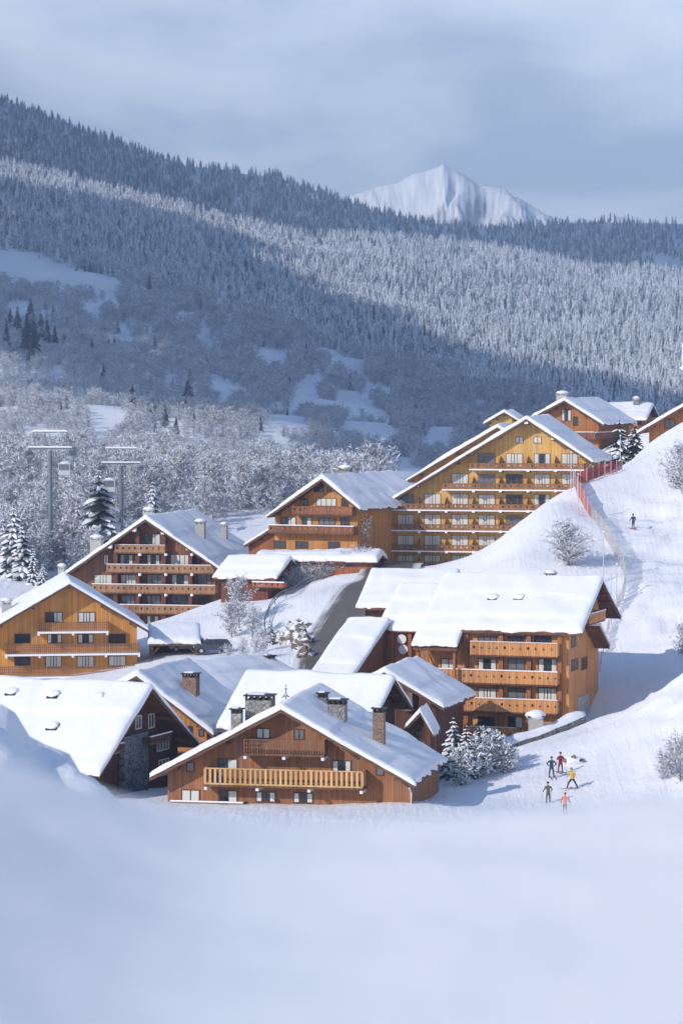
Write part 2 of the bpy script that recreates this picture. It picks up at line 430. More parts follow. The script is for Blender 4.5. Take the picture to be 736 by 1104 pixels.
# snowy peak far behind
def peak():
    prof_x = [-300, 240, 330, 385, 400, 430, 452, 468, 477, 486, 505, 530, 556, 575, 596, 640, 660, 690, 900, 1500]
    prof_y = [300, 262, 232, 207, 201, 194, 185, 180.5, 175, 181, 189, 199, 208, 219, 232, 236, 228, 240, 262, 300]
    D0 = 5000.0
    cols = np.r_[np.linspace(-300, 360, 60), np.linspace(363, 720, 260), np.linspace(730, 1500, 60)]
    rows = np.linspace(-1, 1, 100)
    C, Rr = np.meshgrid(cols, rows)
    crest = 60 + (HORIZON - np.interp(C, prof_x, prof_y)) / F_PX * D0
    X = (C - CX) / F_PX * D0; Y = D0 + Rr * 700
    Z = crest - np.abs(Rr) ** 0.9 * (crest + 40)
    rg = np.empty(C.shape)
    for k, (x, y) in enumerate(zip(X.ravel(), Y.ravel())):
        rg.ravel()[k] = noise.ridged_multi_fractal(Vector((x / 105.0 + y / 260.0 + 0.9 * noise.noise(Vector((x / 140, y / 140, 9))), y / 170.0 - x / 240.0 + 0.9 * noise.noise(Vector((x / 140, y / 140, 4))), 1.7)), 0.7, 2.2, 7, 1.0, 2.0)
    Z = Z + (rg - 1.2) * 38 * np.clip(np.abs(Rr) * 4 + 0.16, 0, 1)
    m, nt, b, _ = nmat('peak_snow_rock')
    ge = N(nt, 'ShaderNodeNewGeometry'); sp = N(nt, 'ShaderNodeSeparateXYZ'); L(nt, ge.outputs['Normal'], sp.inputs[0])
    tc = N(nt, 'ShaderNodeTexCoord'); nz = N(nt, 'ShaderNodeTexNoise', i_Scale=0.012, i_Detail=6.0)
    L(nt, tc.outputs['Object'], nz.inputs['Vector'])
    v = mathn(nt, 'ADD', sp.outputs[2], mathn(nt, 'MULTIPLY', mathn(nt, 'SUBTRACT', nz.outputs[0], 0.5), 0.9))
    mr = N(nt, 'ShaderNodeMapRange'); mr.inputs[1].default_value = 0.42; mr.inputs[2].default_value = 0.62; L(nt, v, mr.inputs[0])
    L(nt, mixc(nt, mr.outputs[0], (0.30, 0.29, 0.30), (0.88, 0.88, 0.90)), b.inputs['Base Color'])
    b.inputs['Roughness'].default_value = 0.8
    tag(link('mountain', surf_mesh('mountain', X, Y, Z, m)), kind='structure')
peak()

# ------------------------------------------------------------------ sun, sky, haze
SUN_H = Vector((0.80, 0.60, 0)).normalized()      # the way the light travels
SUN_EL = R(28)
TAN = math.tan(SUN_EL)
sd = bpy.data.lights.new('sun', 'SUN'); sd.energy = 3.7; sd.angle = R(0.5); sd.color = (1.0, 0.945, 0.875)
so = bpy.data.objects.new('sun', sd); COL.objects.link(so)
dirv = Vector((SUN_H.x * math.cos(SUN_EL), SUN_H.y * math.cos(SUN_EL), -math.sin(SUN_EL)))
so.rotation_euler = dirv.to_track_quat('-Z', 'Y').to_euler(); so.location = (-60, -40, 140)

w = bpy.data.worlds.new('World'); scene.world = w; w.use_nodes = True
nt = w.node_tree; nt.nodes.clear()
wo = nt.nodes.new('ShaderNodeOutputWorld'); bg = nt.nodes.new('ShaderNodeBackground')
sky = nt.nodes.new('ShaderNodeTexSky'); sky.sky_type = 'NISHITA'; sky.sun_disc = False
sky.sun_elevation = SUN_EL; sky.sun_rotation = math.atan2(-SUN_H.x, -SUN_H.y)
sky.altitude = 1500; sky.air_density = 1.0; sky.dust_density = 0.3; sky.ozone_density = 4.0
tc = N(nt, 'ShaderNodeTexCoord')
mp = N(nt, 'ShaderNodeMapping'); mp.inputs['Scale'].default_value = (1, 1, 2.2); L(nt, tc.outputs['Generated'], mp.inputs['Vector'])
c1 = N(nt, 'ShaderNodeTexNoise', i_Scale=9.0, i_Detail=6.0, i_Roughness=0.55, i_Distortion=0.4)
c2 = N(nt, 'ShaderNodeTexNoise', i_Scale=22.0, i_Detail=5.0, i_Roughness=0.6)
L(nt, mp.outputs[0], c1.inputs['Vector']); L(nt, mp.outputs[0], c2.inputs['Vector'])
cv = mathn(nt, 'ADD', mathn(nt, 'MULTIPLY', c1.outputs[0], 0.75), mathn(nt, 'MULTIPLY', c2.outputs[0], 0.25))
cover = ramp(nt, cv, [(0.36, (0.8,) * 3), (0.58, (1.0,) * 3)])
ctone = ramp(nt, c1.outputs[0], [(0.36, (7.3, 7.8, 8.1)), (0.5, (5.8, 6.5, 7.4)), (0.64, (3.9, 4.7, 5.9))])
hz = N(nt, 'ShaderNodeSeparateXYZ'); L(nt, tc.outputs['Generated'], hz.inputs[0])
mr = N(nt, 'ShaderNodeMapRange'); mr.inputs[1].default_value = 0.22; mr.inputs[2].default_value = 0.5; mr.inputs[3].default_value = 1.0; mr.inputs[4].default_value = 0.06; L(nt, hz.outputs[2], mr.inputs[0])
cover = mathn(nt, 'MULTIPLY', cover, mr.outputs[0])     # broken cloud low down, mostly clear blue overhead
hs_ = N(nt, 'ShaderNodeHueSaturation', i_Saturation=1.12, i_Value=1.0); L(nt, sky.outputs[0], hs_.inputs['Color'])
skyc = mixc(nt, cover, hs_.outputs[0], ctone)
L(nt, skyc, bg.inputs[0]); bg.inputs[1].default_value = 0.15
L(nt, bg.outputs[0], wo.inputs[0])

def build_haze():
    mb = MB(); mb.box(-3000, 3000, -400, 6200, -30, 640)
    m = bpy.data.materials.new('haze_air'); m.use_nodes = True; nt = m.node_tree; nt.nodes.clear()
    out = nt.nodes.new('ShaderNodeOutputMaterial'); v = nt.nodes.new('ShaderNodeVolumePrincipled')
    v.inputs['Color'].default_value = (0.50, 0.69, 1.0, 1); v.inputs['Density'].default_value = 0.0002
    v.inputs['Anisotropy'].default_value = 0.0
    L(nt, v.outputs[0], out.inputs['Volume'])
    tag(mb.build('haze', m), 'thin blue winter haze filling the valley', None, None, 'stuff')
HAZE = True
if HAZE: build_haze()

# unseen cloud puffs added off frame, shaped to shade lower valley side and crest
SH_TOP_X = [-400, -130, 0, 100, 200, 300, 400, 500, 600, 700, 900, 1200]
SH_TOP_Y = [150, 188, 202, 220, 264, 326, 374, 406, 428, 446, 470, 480]
SH_BOT_X = [-400, -130, 0, 60, 120, 200, 300, 400, 520, 800, 1200]
SH_BOT_Y = [350, 402, 436, 455, 478, 502, 522, 532, 536, 536, 536]
def shade_cloud_bank(cells, size, seed):
    mb = MB()
    for k, (x, D, z) in enumerate(cells):
        t = (790 - z) / TAN + 40 * noise.noise(Vector((x / 150, D / 150, seed)))
        s = size * (0.8 + 0.5 * noise.noise(Vector((x / 90, D / 90, seed + 3))))
        mb.blob((x - SUN_H.x * t, D - SUN_H.y * t, z + TAN * t + 40), (s, s * 1.05, s * 0.5), k, 0.5, 9, 6)
    o = mb.build('cloud', M['frost'], smooth=True); tag(o, kind='structure')
    return min(v[2] for v in mb.v)
def shade_sources():
    low, high = [], []
    st = 40.0
    for D in np.arange(680, 3080, st):
        for x in np.arange(-560, 420, st):
            px = CX + x / D * F_PX
            if px < -330 or px > 1000: continue
            xx, dd = x + rng.normal(0, 9), D + rng.normal(0, 9)
            py = float(hill_py(np.array([px]), np.array([dd]))[0])
            w_ = 7 * noise.noise(Vector((px / 40, py / 30, 1)))
            if np.interp(px, SH_TOP_X, SH_TOP_Y) + w_ + 4 < py < np.interp(px, SH_BOT_X, SH_BOT_Y) + w_:
                low.append((xx, dd, 60 - (py - HORIZON) / F_PX * dd))
    for D in np.arange(3175, 3940, 45):
        for x in np.arange(-620, 640, 45):
            dd = D + rng.normal(0, 12); px = CX + x / dd * F_PX
            low_edge = 3185 + 30 * noise.noise(Vector((px / 50, 3, 0)))
            if dd < low_edge: continue
            high.append((x + rng.normal(0, 10), dd, hill_surface(px, dd)[1]))
    return shade_cloud_bank(low, 38, 2.0), shade_cloud_bank(high, 46, 5.0), len(low), len(high)
print('CLOUDS', shade_sources())

# ------------------------------------------------------------------ near snow bank, road
def near_bank():
    ex = [-900, -200, 0, 80, 150, 200, 300, 420, 500, 600, 680, 736, 900, 1600]
    ey = [640, 760, 804, 828, 850, 866, 875, 871, 863, 856, 848, 840, 810, 700]
    xs = np.linspace(-5, 5, 161); ys = np.r_[np.linspace(1.5, 9, 60), np.linspace(9.1, 16, 60)]
    X, Y = np.meshgrid(xs, ys)
    px = CX + X / 10.0 * F_PX
    zc = -(np.interp(px, ex, ey) - HORIZON) / F_PX * 10.0
    k = np.ones(9) / 9
    zc = np.apply_along_axis(lambda r: np.convolve(np.pad(r, 4, 'edge'), k, 'valid'), 1, zc)
    Z = 60 + zc + (10 - np.minimum(Y, 10)) * 0.05 - np.clip(X, -3, 3) * 0.045 * np.clip((9.6 - Y) / 2.5, 0, 1) - np.maximum(Y - 9.4, 0) ** 1.6 * 0.16
    Z = Z + vnoise(X, Y, 0.7, 2.0, 2) * 0.025 - 0.012 * np.abs(X) * np.clip((8 - Y) / 6, 0, 1)
    tag(link('snow', surf_mesh('snow', X, Y, Z, M['bank'])), kind='structure')
near_bank()

def strip(name, pts, half, mat, lift, across=6, sub=10):
    P_ = [Vector(p) for p in pts]
    dense = []
    for i in range(len(P_) - 1):
        p0, p1, p2, p3 = P_[max(i - 1, 0)], P_[i], P_[i + 1], P_[min(i + 2, len(P_) - 1)]
        for k in range(sub):
            t = k / sub
            dense.append(0.5 * ((2 * p1) + (p2 - p0) * t + (2 * p0 - 5 * p1 + 4 * p2 - p3) * t * t + (3 * p1 - p0 - 3 * p2 + p3) * t ** 3))
    dense.append(P_[-1])
    n = len(dense)
    X = np.empty((across + 1, n)); Y = X.copy()
    for i, p in enumerate(dense):
        d = dense[min(i + 1, n - 1)] - dense[max(i - 1, 0)]; d.z = 0; d.normalize()
        s = Vector((-d.y, d.x, 0))
        for j in range(across + 1):
            q = p + s * (half * (1 - 2 * j / across)); X[j, i], Y[j, i] = q.x, q.y
    return dense, X, Y
m, nt, b, _ = nmat('wet_asphalt')
tcn = N(nt, 'ShaderNodeTexCoord')
r1 = N(nt, 'ShaderNodeTexNoise', i_Scale=0.25, i_Detail=6.0, i_Roughness=0.6); L(nt, tcn.outputs['Object'], r1.inputs['Vector'])
uvx = N(nt, 'ShaderNodeUVMap')
su = N(nt, 'ShaderNodeSeparateXYZ'); L(nt, uvx.outputs[0], su.inputs[0])
edge = mathn(nt, 'MULTIPLY', mathn(nt, 'ABSOLUTE', mathn(nt, 'SUBTRACT', su.outputs[1], 0.5)), 2.0)
slush = mathn(nt, 'ADD', mathn(nt, 'POWER', edge, 3.0), mathn(nt, 'MULTIPLY', mathn(nt, 'SUBTRACT', r1.outputs[0], 0.5), 0.9))
mr = N(nt, 'ShaderNodeMapRange'); mr.inputs[1].default_value = 0.34; mr.inputs[2].default_value = 0.85; L(nt, slush, mr.inputs[0])
mr2 = N(nt, 'ShaderNodeMapping'); mr2.inputs['Scale'].default_value = (3.0, 16.0, 1.0); L(nt, uvx.outputs[0], mr2.inputs['Vector'])
rut = N(nt, 'ShaderNodeTexNoise', i_Scale=1.0, i_Detail=3.0); L(nt, mr2.outputs[0], rut.inputs['Vector'])     # tyre ruts in the slush
slush2 = mathn(nt, 'ADD', slush, mathn(nt, 'MULTIPLY', mathn(nt, 'SUBTRACT', rut.outputs[0], 0.45), 1.3)); L(nt, slush2, mr.inputs[0])
L(nt, mixc(nt, mr.outputs[0], mixc(nt, r1.outputs[0], (0.075, 0.060, 0.048), (0.16, 0.135, 0.11)), (0.72, 0.71, 0.70)), b.inputs['Base Color'])
b.inputs['Roughness'].default_value = 0.55
M['road'] = m
ROAD = _rp
dense, RX, RY = strip('road', ROAD, 3.8, None, 0)
RZ = ground(RX, RY) + 0.16
me = surf_mesh('road', RX, RY, RZ, M['road'])
uv = me.uv_layers.new(name='UVMap')
nc = RX.shape[1]
for lp in me.loops:
    j, i = divmod(lp.vertex_index, nc); uv.data[lp.index].uv = (i / (nc - 1), j / (RX.shape[0] - 1))
tag(link('road', me), kind='structure')

# ------------------------------------------------------------------ chalets
ROOF_T, SNOW_T = 0.24, 0.5
class House:
    def __init__(s, name, label, cat, loc, rz, group=None):
        s.root = thing(name, label, cat, loc, rz, group)
        s.loc = Vector(loc); s.rz = rz
        s.Rm = Matrix.Rotation(rz, 3, 'Z'); s.Ri = s.Rm.transposed()
    def hit(s, px, py, axis, val):
        """where the sight line through a photo position meets the plane axis=val of this house (house axes)"""
        o = s.Ri @ (CAM - s.loc); d = s.Ri @ ray(px, py)
        k = (val - o[axis]) / d[axis]
        return o + d * k
    def zroof(s, x): return s.H - (-x * s.tl if x < 0 else x * s.tr)
    def uv(s, face, px, py, off=0.0):
        if face == 'front': p = s.hit(px, py, 1, s.y0 - off); return p.x, p.z
        if face == 'left': p = s.hit(px, py, 0, -s.Wl - off); return -p.y, p.z
        p = s.hit(px, py, 0, s.Wr + off); return p.y, p.z
    def fl(s, face, u, z, off=0.0):
        if face == 'front': return (u, s.y0 - off, z), 0.0
        if face == 'left': return (-s.Wl - off, -u, z), -math.pi / 2
        return (s.Wr + off, u, z), math.pi / 2

def apex_house(name, label, cat, apex, D, yaw, eL, eR, base_py, wL, wR, length, of=1.4, wall=(0.3, 0.12, 0.04), group=None, snow=SNOW_T, ob=0.8, back=None):
    yaw = R(yaw)
    A = P(apex[0], apex[1], D)
    zb = P(apex[0], base_py, D).z
    Rm = Matrix.Rotation(yaw, 3, 'Z')
    top = ROOF_T * 1.12 + snow * 1.0
    loc = Vector((A.x, A.y, zb)) - Rm @ Vector((0, -of, 0))
    h = House(name, label, cat, loc, yaw, group)
    h.H = A.z - zb - top
    l = h.hit(*eL, 1, -of); r = h.hit(*eR, 1, -of)
    h.wl, h.wr = -l.x, r.x
    h.tl = (h.H + top - l.z) / h.wl; h.tr = (h.H + top - r.z) / h.wr
    h.y0 = 0.0
    h.Wl = -h.hit(wL, base_py, 1, 0).x; h.Wr = h.hit(wR, base_py, 1, 0).x
    shell(h, length, of, ob, wall, snow)
    return h
def ridge_house(name, label, cat, apex, D, yaw, wl, wr, pitch, length, base_py, inset=1.2, of=1.2, wall=(0.3, 0.12, 0.04), group=None, snow=SNOW_T, ob=0.8, base_D=None, inset_right=None):
    """gable seen from the side: apex = snow-topped tip of the ridge over the gable"""
    yaw = R(yaw); A = P(apex[0], apex[1], D); zb = P(apex[0], base_py, base_D or D).z
    top = ROOF_T * 1.12 + snow
    loc = Vector((A.x, A.y, zb)) - Matrix.Rotation(yaw, 3, 'Z') @ Vector((0, -of, 0))
    h = House(name, label, cat, loc, yaw, group)
    h.H = A.z - zb - top; h.wl, h.wr = wl, wr
    t = math.tan(R(pitch)) if not isinstance(pitch, tuple) else None
    h.tl, h.tr = (t, t) if t else (math.tan(R(pitch[0])), math.tan(R(pitch[1])))
    h.y0 = 0.0; h.Wl, h.Wr = wl - inset, wr - (inset if inset_right is None else inset_right)
    shell(h, length, of, ob, wall, snow)
    return h
_sd = [0]
def shell(h, length, of, ob, wall, snow):
    h.length, h.of = length, of
    h.wallc = wall
    zl, zr = h.zroof(-h.Wl) - 0.03, h.zroof(h.Wr) - 0.03
    mb = MB()
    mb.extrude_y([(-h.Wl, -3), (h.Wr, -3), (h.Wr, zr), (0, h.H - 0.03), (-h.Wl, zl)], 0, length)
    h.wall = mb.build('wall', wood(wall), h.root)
    t = ROOF_T
    zel, zer = h.zroof(-h.wl), h.zroof(h.wr)
    mb = MB()
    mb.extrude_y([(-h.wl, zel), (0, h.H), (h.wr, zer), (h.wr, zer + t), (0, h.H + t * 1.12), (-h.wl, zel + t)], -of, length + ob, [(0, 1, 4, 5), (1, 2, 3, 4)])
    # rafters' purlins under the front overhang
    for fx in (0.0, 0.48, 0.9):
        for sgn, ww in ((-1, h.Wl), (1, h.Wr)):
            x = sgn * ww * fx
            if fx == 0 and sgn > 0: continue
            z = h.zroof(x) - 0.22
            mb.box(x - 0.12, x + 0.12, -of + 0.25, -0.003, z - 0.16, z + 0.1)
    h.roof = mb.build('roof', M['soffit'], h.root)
    mb = MB()
    bt = t * 1.05
    for (xa, za, xb, zb) in ((-h.wl, zel, 0, h.H), (0.0, h.H, h.wr, zer)):
        mb.extrude_y([(xa, za - 0.12), (xb, zb - 0.12), (xb, zb + bt), (xa, za + bt)], -of - 0.075, -of - 0.005)
    mb.build('barge_board', M['barge'], h.roof)
    h.snow = roof_snow(h, -of - 0.16, length + ob + 0.1, snow)
def roof_snow(h, y0, y1, t, x0=None, x1=None):
    _sd[0] += 7.3; sd = _sd[0]
    x0 = -h.wl - 0.02 if x0 is None else x0; x1 = h.wr + 0.02 if x1 is None else x1
    def ax(a, b, n):
        e = 0.6
        return np.unique(np.r_[a, a + 0.08, a + 0.22, np.linspace(a + e, b - e, n), b - 0.22, b - 0.08, b])
    xs = ax(x0, x1, max(6, int((x1 - x0) / 0.7))); ys = ax(y0, y1, max(6, int((y1 - y0) / 0.35)))
    if x0 < 0 < x1: xs = np.unique(np.r_[xs, -0.3, 0.0, 0.3])
    steps = []
    if getattr(h, 'seam', 1):
        for xe in (x0, x1):
            if abs(xe) > 3.0: steps += [xe * f_ for f_ in ((0.36, 0.78) if abs(xe) > 7 else (0.55,))]
    xs = np.array([x for x in xs if all(abs(x - q) > 0.25 for q in steps)])
    xs = np.unique(np.r_[xs, [q - 0.05 for q in steps], [q + 0.05 for q in steps]])
    nx, ny = len(xs), len(ys)
    vs = []; fs = []
    def edge(d): q = min(1.0, max(0.0, d) / 0.45); return math.sqrt(1 - (1 - q) ** 2)
    for y in ys:
        for x in xs:
            e = edge(min(x - x0, x1 - x)) * edge(min(y - y0, y1 - y))
            rz_ = h.zroof(x) + ROOF_T * (1 + 0.12 * (abs(x) < 0.3))
            n = noise.fractal(Vector((x * 0.22 + sd, y * 0.22, sd)), 1.0, 2.0, 3)
            n2 = noise.noise(Vector((x * 0.9 + sd, y * 0.9, sd)))
            seam = 0.0; jx = jy = 0
            for si, q in enumerate(steps):     # breaks where the blanket has crept down the slope
                if q * x > 0 and abs(x) > abs(q): seam -= 0.055 + 0.05 * noise.noise(Vector((y * 0.25, sd, si)))
                if abs(abs(x - q) - 0.05) < 1e-6: jx = 0.22 * noise.noise(Vector((y * 0.28, sd, si + 3)))
            z = rz_ + t * (0.30 + 0.70 * e) + (n * 0.21 + n2 * 0.06) * t / 0.5 * (0.35 + 0.65 * e) + seam * e
            if abs(x) < 0.01: z -= 0.05
            if x in (xs[0], xs[-1]): jx = 0.26 * noise.noise(Vector((y * 0.6, sd, 1))) + 0.16 * noise.noise(Vector((y * 2.3, sd, 2)))
            if y in (ys[0], ys[-1]): jy = 0.05 * noise.noise(Vector((x * 0.8, sd, 5)))
            vs.append((x + jx, y + jy, z))
    idx = lambda i, j: j * nx + i
    for j in range(ny - 1):
        for i in range(nx - 1): fs.append((idx(i, j), idx(i + 1, j), idx(i + 1, j + 1), idx(i, j + 1)))
    ring = [idx(i, 0) for i in range(nx)] + [idx(nx - 1, j) for j in range(1, ny)] + [idx(i, ny - 1) for i in range(nx - 2, -1, -1)] + [idx(0, j) for j in range(ny - 2, 0, -1)]
    o = len(vs)
    for k in ring:
        x, y, z = vs[k]
        xx = min(max(x, -h.wl - 0.1), h.wr + 0.1)
        vs.append((x, y, h.zroof(x) + ROOF_T - 0.05 + 0.05 * noise.noise(Vector((x * 1.1, y * 1.1, sd)))))
    n = len(ring)
    for k in range(n):
        k2 = (k + 1) % n
        fs.append((ring[k], o + k, o + k2, ring[k2]))
    mb = MB(); mb.add(vs, fs)
    return mb.build('roof_snow', M['roofsnow'], h.roof, smooth=True)

# windows: a timber frame with mullion, a pane behind it, curtains where the photo shows pale openings
_wc = {}
def win_meshes(wd, ht, frame):
    k = (round(wd, 1), round(ht, 1), frame)
    wd, ht = max(0.4, k[0]), max(0.4, k[1])
    if k not in _wc:
        f = 0.07
        a = MB()
        a.box(-wd / 2, -wd / 2 + f, -0.07, 0.03, 0, ht); a.box(wd / 2 - f, wd / 2, -0.07, 0.03, 0, ht)
        a.box(-wd / 2 + f, wd / 2 - f, -0.068, 0.03, ht - f, ht); a.box(-wd / 2 + f, wd / 2 - f, -0.068, 0.03, 0, f)
        nm = 1 if wd < 1.9 else 2 if wd < 2.6 else 3
        if wd > 0.75:
            for q in range(1, nm + 1):
                x = -wd / 2 + wd * q / (nm + 1); a.box(x - 0.03, x + 0.03, -0.066, 0.03, f, ht - f)
        p = MB(); p.box(-wd / 2 + f, wd / 2 - f, -0.012, 0.0, f, ht - f)
        _wc[k] = (a.mesh('window', frame), p, (wd, ht), {})
    return _wc[k]
def window(h, rect, style='dark', face='front', frame=None, off=0.0, sill=False):
    x0, y0, x1, y1 = rect
    u0, z1 = h.uv(face, x0, y0, off); u1, z0 = h.uv(face, x1, y1, off)
    _, z0b = h.uv(face, x0, y1, off); z0 = (z0 + z0b) / 2
    wd, ht = u1 - u0, z1 - z0
    me, pane, (wd, ht), cache = win_meshes(wd, ht, frame or wood((0.13, 0.06, 0.03)))
    loc, rz = h.fl(face, (u0 + u1) / 2, z0, off)
    w = link('window', me, h.root, loc, rz)
    gm = 'glassdim' if style == 'dim' else 'glass'
    if gm not in cache: cache[gm] = pane.mesh('pane', M[gm])
    link('pane', cache[gm], w)
    if style in ('white', 'mixed', 'half'):
        if style not in cache:
            f = 0.09; cache[style] = []
            if style == 'white': spans = [(-wd / 2 + f, -0.05), (0.05, wd / 2 - f)]
            elif style == 'mixed': spans = [(-wd / 2 + f, -wd / 2 + wd * 0.28), (wd / 2 - wd * 0.28, wd / 2 - f)]
            else: spans = [(0.05, wd / 2 - f)]
            for a, b_ in spans:
                c = MB(); n = 7; pts = [(a + (b_ - a) * i / n, -0.022 - 0.012 * (i % 2)) for i in range(n + 1)]
                vs = [(x, y, f) for x, y in pts] + [(x, y, ht - f) for x, y in pts]
                c.add(vs, [(i, i + 1, n + 2 + i, n + 1 + i) for i in range(n)])
                cache[style].append(c.mesh('curtain', M['curtain']))
        for cm in cache[style]: link('curtain', cm, w)
    return w

def balcony(h, px0, px1, pyt, pyb, depth=1.3, style='boards', face='front', rail=(0.3, 0.12, 0.04), slab=None, slab_t=0.2, snow=0.1, brackets=0, name='balcony', bmat=None, side=True, carved=True):
    u0, z1 = h.uv(face, px0, pyt, depth); u1, z1b = h.uv(face, px1, pyt, depth)
    _, z0 = h.uv(face, px0, pyb, depth); _, z0b = h.uv(face, px1, pyb, depth)
    z1 = (z1 + z1b) / 2; z0 = (z0 + z0b) / 2
    loc, rz = h.fl(face, (u0 + u1) / 2, z0, 0)
    W = (u1 - u0) / 2; Hh = z1 - z0
    s = MB(); s.box(-W, W, -depth, -0.004, 0, slab_t)
    o = s.build(name, slab or wood((0.16, 0.075, 0.04)), h.root, loc=loc, rz=rz)
    r = MB()
    base = slab_t
    if style == 'boards':
        pitch = 0.2; n = max(2, int(2 * W / pitch)); 
        for i in range(n):
            x = -W + (i + 0.5) * 2 * W / n; hw = W / n * 0.90
            zz0 = base - 0.06 + 0.03 * (i % 2)
            y_ = -depth - 0.045 - 0.012 * (i % 2)
            if carved and i % 4 in (1, 2):     # carved openings between pairs of boards
                zc = base + (Hh - base) * 0.55
                r.box(x - hw, x + hw, y_, -depth - 0.005, zz0, zc - 0.14); r.box(x - hw, x + hw, y_, -depth - 0.005, zc + 0.14, Hh - 0.07)
                s_ = -1 if i % 4 == 1 else 1
                r.box(x + s_ * hw * 0.1, x + s_ * hw, y_ + .002, -depth - 0.006, zc - 0.15, zc + 0.15) if s_ > 0 else r.box(x - hw, x - hw * 0.1, y_ + .002, -depth - 0.006, zc - 0.15, zc + 0.15)
            else:
                r.box(x - hw, x + hw, y_, -depth - 0.005, zz0, Hh - 0.07)
        r.box(-W, W, -depth - 0.09, -depth + 0.06, Hh - 0.07, Hh)
    elif style == 'balusters':
        n = max(2, int(2 * W / 0.42))
        for i in range(n + 1):
            x = -W + 0.06 + i * (2 * W - 0.12) / n
            r.box(x - 0.105, x + 0.105, -depth - 0.04, -depth - 0.005, base + 0.12, Hh - 0.1)
        r.box(-W, W, -depth - 0.07, -depth + 0.04, Hh - 0.1, Hh)
        r.box(-W, W, -depth - 0.065, -depth + 0.01, base - 0.02, base + 0.12)
    elif style == 'slim':
        n = max(2, int(2 * W / 0.22))
        for i in range(n + 1):
            x = -W + 0.03 + i * (2 * W - 0.06) / n
            r.box(x - 0.05, x + 0.05, -depth - 0.03, -depth - 0.005, base + 0.05, Hh - 0.08)
        r.box(-W, W, -depth - 0.06, -depth + 0.03, Hh - 0.08, Hh)
        for q in (0.38, 0.68): r.box(-W, W, -depth - 0.05, -depth - 0.032, base + (Hh - base) * q, base + (Hh - base) * q + 0.07)
    if side:
        for x in (-W, W - 0.06):
            r.box(x, x + 0.06, -depth + 0.061, -0.01, base + 0.1 if style != 'boards' else base - 0.04, Hh - 0.09)
            r.box(x - 0.005, x + 0.065, -depth + 0.061, -0.012, Hh - 0.088, Hh - 0.003)
    r.build('railing', wood(rail, False), o)
    if snow:
        q = MB()
        if snow > 0: q.bbox(-W - 0.02, W + 0.02, -depth - 0.11, -depth + 0.08, Hh + 0.002, Hh + snow, 0.04)
        else: q.bbox(-W - 0.02, W + 0.02, -depth - 0.14, -depth - 0.062, -0.03, -0.03 - snow, 0.02)
        q.build('snow_line', M['snow'], o)
    for i in range(brackets):
        x = -W + 0.12 + i * (2 * W - 0.24) / max(1, brackets - 1)
        bm = MB(); bm.box(x - 0.12, x + 0.12, -depth - 0.18, -0.02, -0.26, -0.034); bm.build('bracket', bmat or M['white'], o)
    return o

def chimney(h, px0, px1, pyt, yl, style='stone', wide=None):
    a = h.hit(px0, pyt, 1, yl); b_ = h.hit(px1, pyt, 1, yl)
    # the top is matched on its front plane
    x = (a.x + b_.x) / 2; wd = wide or abs(b_.x - a.x); zt = (a.z + b_.z) / 2
    if h.rz > R(45):       # ridge across the picture: choose x on plane x = yl instead
        a = h.hit(px0, pyt, 0, yl); b_ = h.hit(px1, pyt, 0, yl); x = yl; yl = (a.y + b_.y) / 2; wd = wide or abs(b_.y - a.y); zt = (a.z + b_.z) / 2
    zb = min(h.zroof(x - wd / 2), h.zroof(x + wd / 2)) - 0.2
    snowh = 0.35 if style in ('plaster', 'capped') else 0.12
    capz = zt - snowh
    m = MB(); hw = wd / 2 * 0.86; dp = max(hw * 0.8, 0.45)
    stem = capz - 0.42
    m.box(x - hw, x + hw, yl - dp, yl + dp, zb, stem)
    mat = {'stone': M['stone'], 'plaster': M['plaster'], 'capped': M['stone'], 'brown': stone_mat('brown_render', (0.20, 0.13, 0.09), (0.33, 0.22, 0.15), 4)}[style]
    c = m.build('chimney', mat, h.root)
    m = MB()
    n = max(2, int(2 * hw / 0.5))
    for i in range(n + 1):
        xx = x - hw + 0.1 + i * (2 * hw - 0.2) / n
        for yy in (yl - dp + 0.1, yl + dp - 0.1): m.box(xx - 0.09, xx + 0.09, yy - 0.09, yy + 0.09, stem + 0.002, capz - 0.1)
    m.box(x - hw * 0.8, x + hw * 0.8, yl - dp * 0.6, yl + dp * 0.6, stem + 0.002, stem + 0.1)
    m.box(x - hw - 0.14, x + hw + 0.14, yl - dp - 0.14, yl + dp + 0.14, capz - 0.1, capz)
    m.build('chimney_cap', M['darkcap'] if style in ('stone', 'brown') else mat, c)
    m = MB(); m.blob((x, yl, capz), (hw + 0.16, dp + 0.16, snowh * 1.0), px0, 0.15, 12, 6) if snowh > 0.2 else m.bbox(x - hw * 0.9, x + hw * 0.4, yl - dp * 0.5, yl + dp, capz + 0.002, capz + 0.1, 0.04)
    m.build('snow_cap', M['snow'], c, smooth=snowh > 0.2)
    return c
def skylight(h, px, py, side=-1):
    """small roof window half buried in snow, on the slope facing the camera"""
    d = h.Ri @ ray(px, py); o = h.Ri @ (CAM - h.loc)
    # intersection with slope plane z = H + t - |x| * tan
    t = h.tl if side < 0 else h.tr
    s = 1 if side < 0 else -1
    k = (h.H + ROOF_T + SNOW_T - 0.08 - o.z + s * t * o.x) / (d.z - s * t * d.x)
    p = o + d * k
    m = MB(); m.box(-0.45, 0.45, -0.5, 0.5, -0.2, 0.14)
    f = m.build('skylight', M['darkcap'], h.root, loc=p)
    f.rotation_euler = (0, -math.atan(t) * s, 0)
    f.location.z -= 0.02
    g = MB(); g.box(-0.36, 0.36, -0.4, 0.4, 0.142, 0.15); g.build('pane', M['glass'], f)
    q = MB(); q.blob((0.15, 0, 0.15), (0.55, 0.6, 0.18), px, 0.3, 10, 6); q.build('snow_cap', M['snow'], f, smooth=True)
    return f
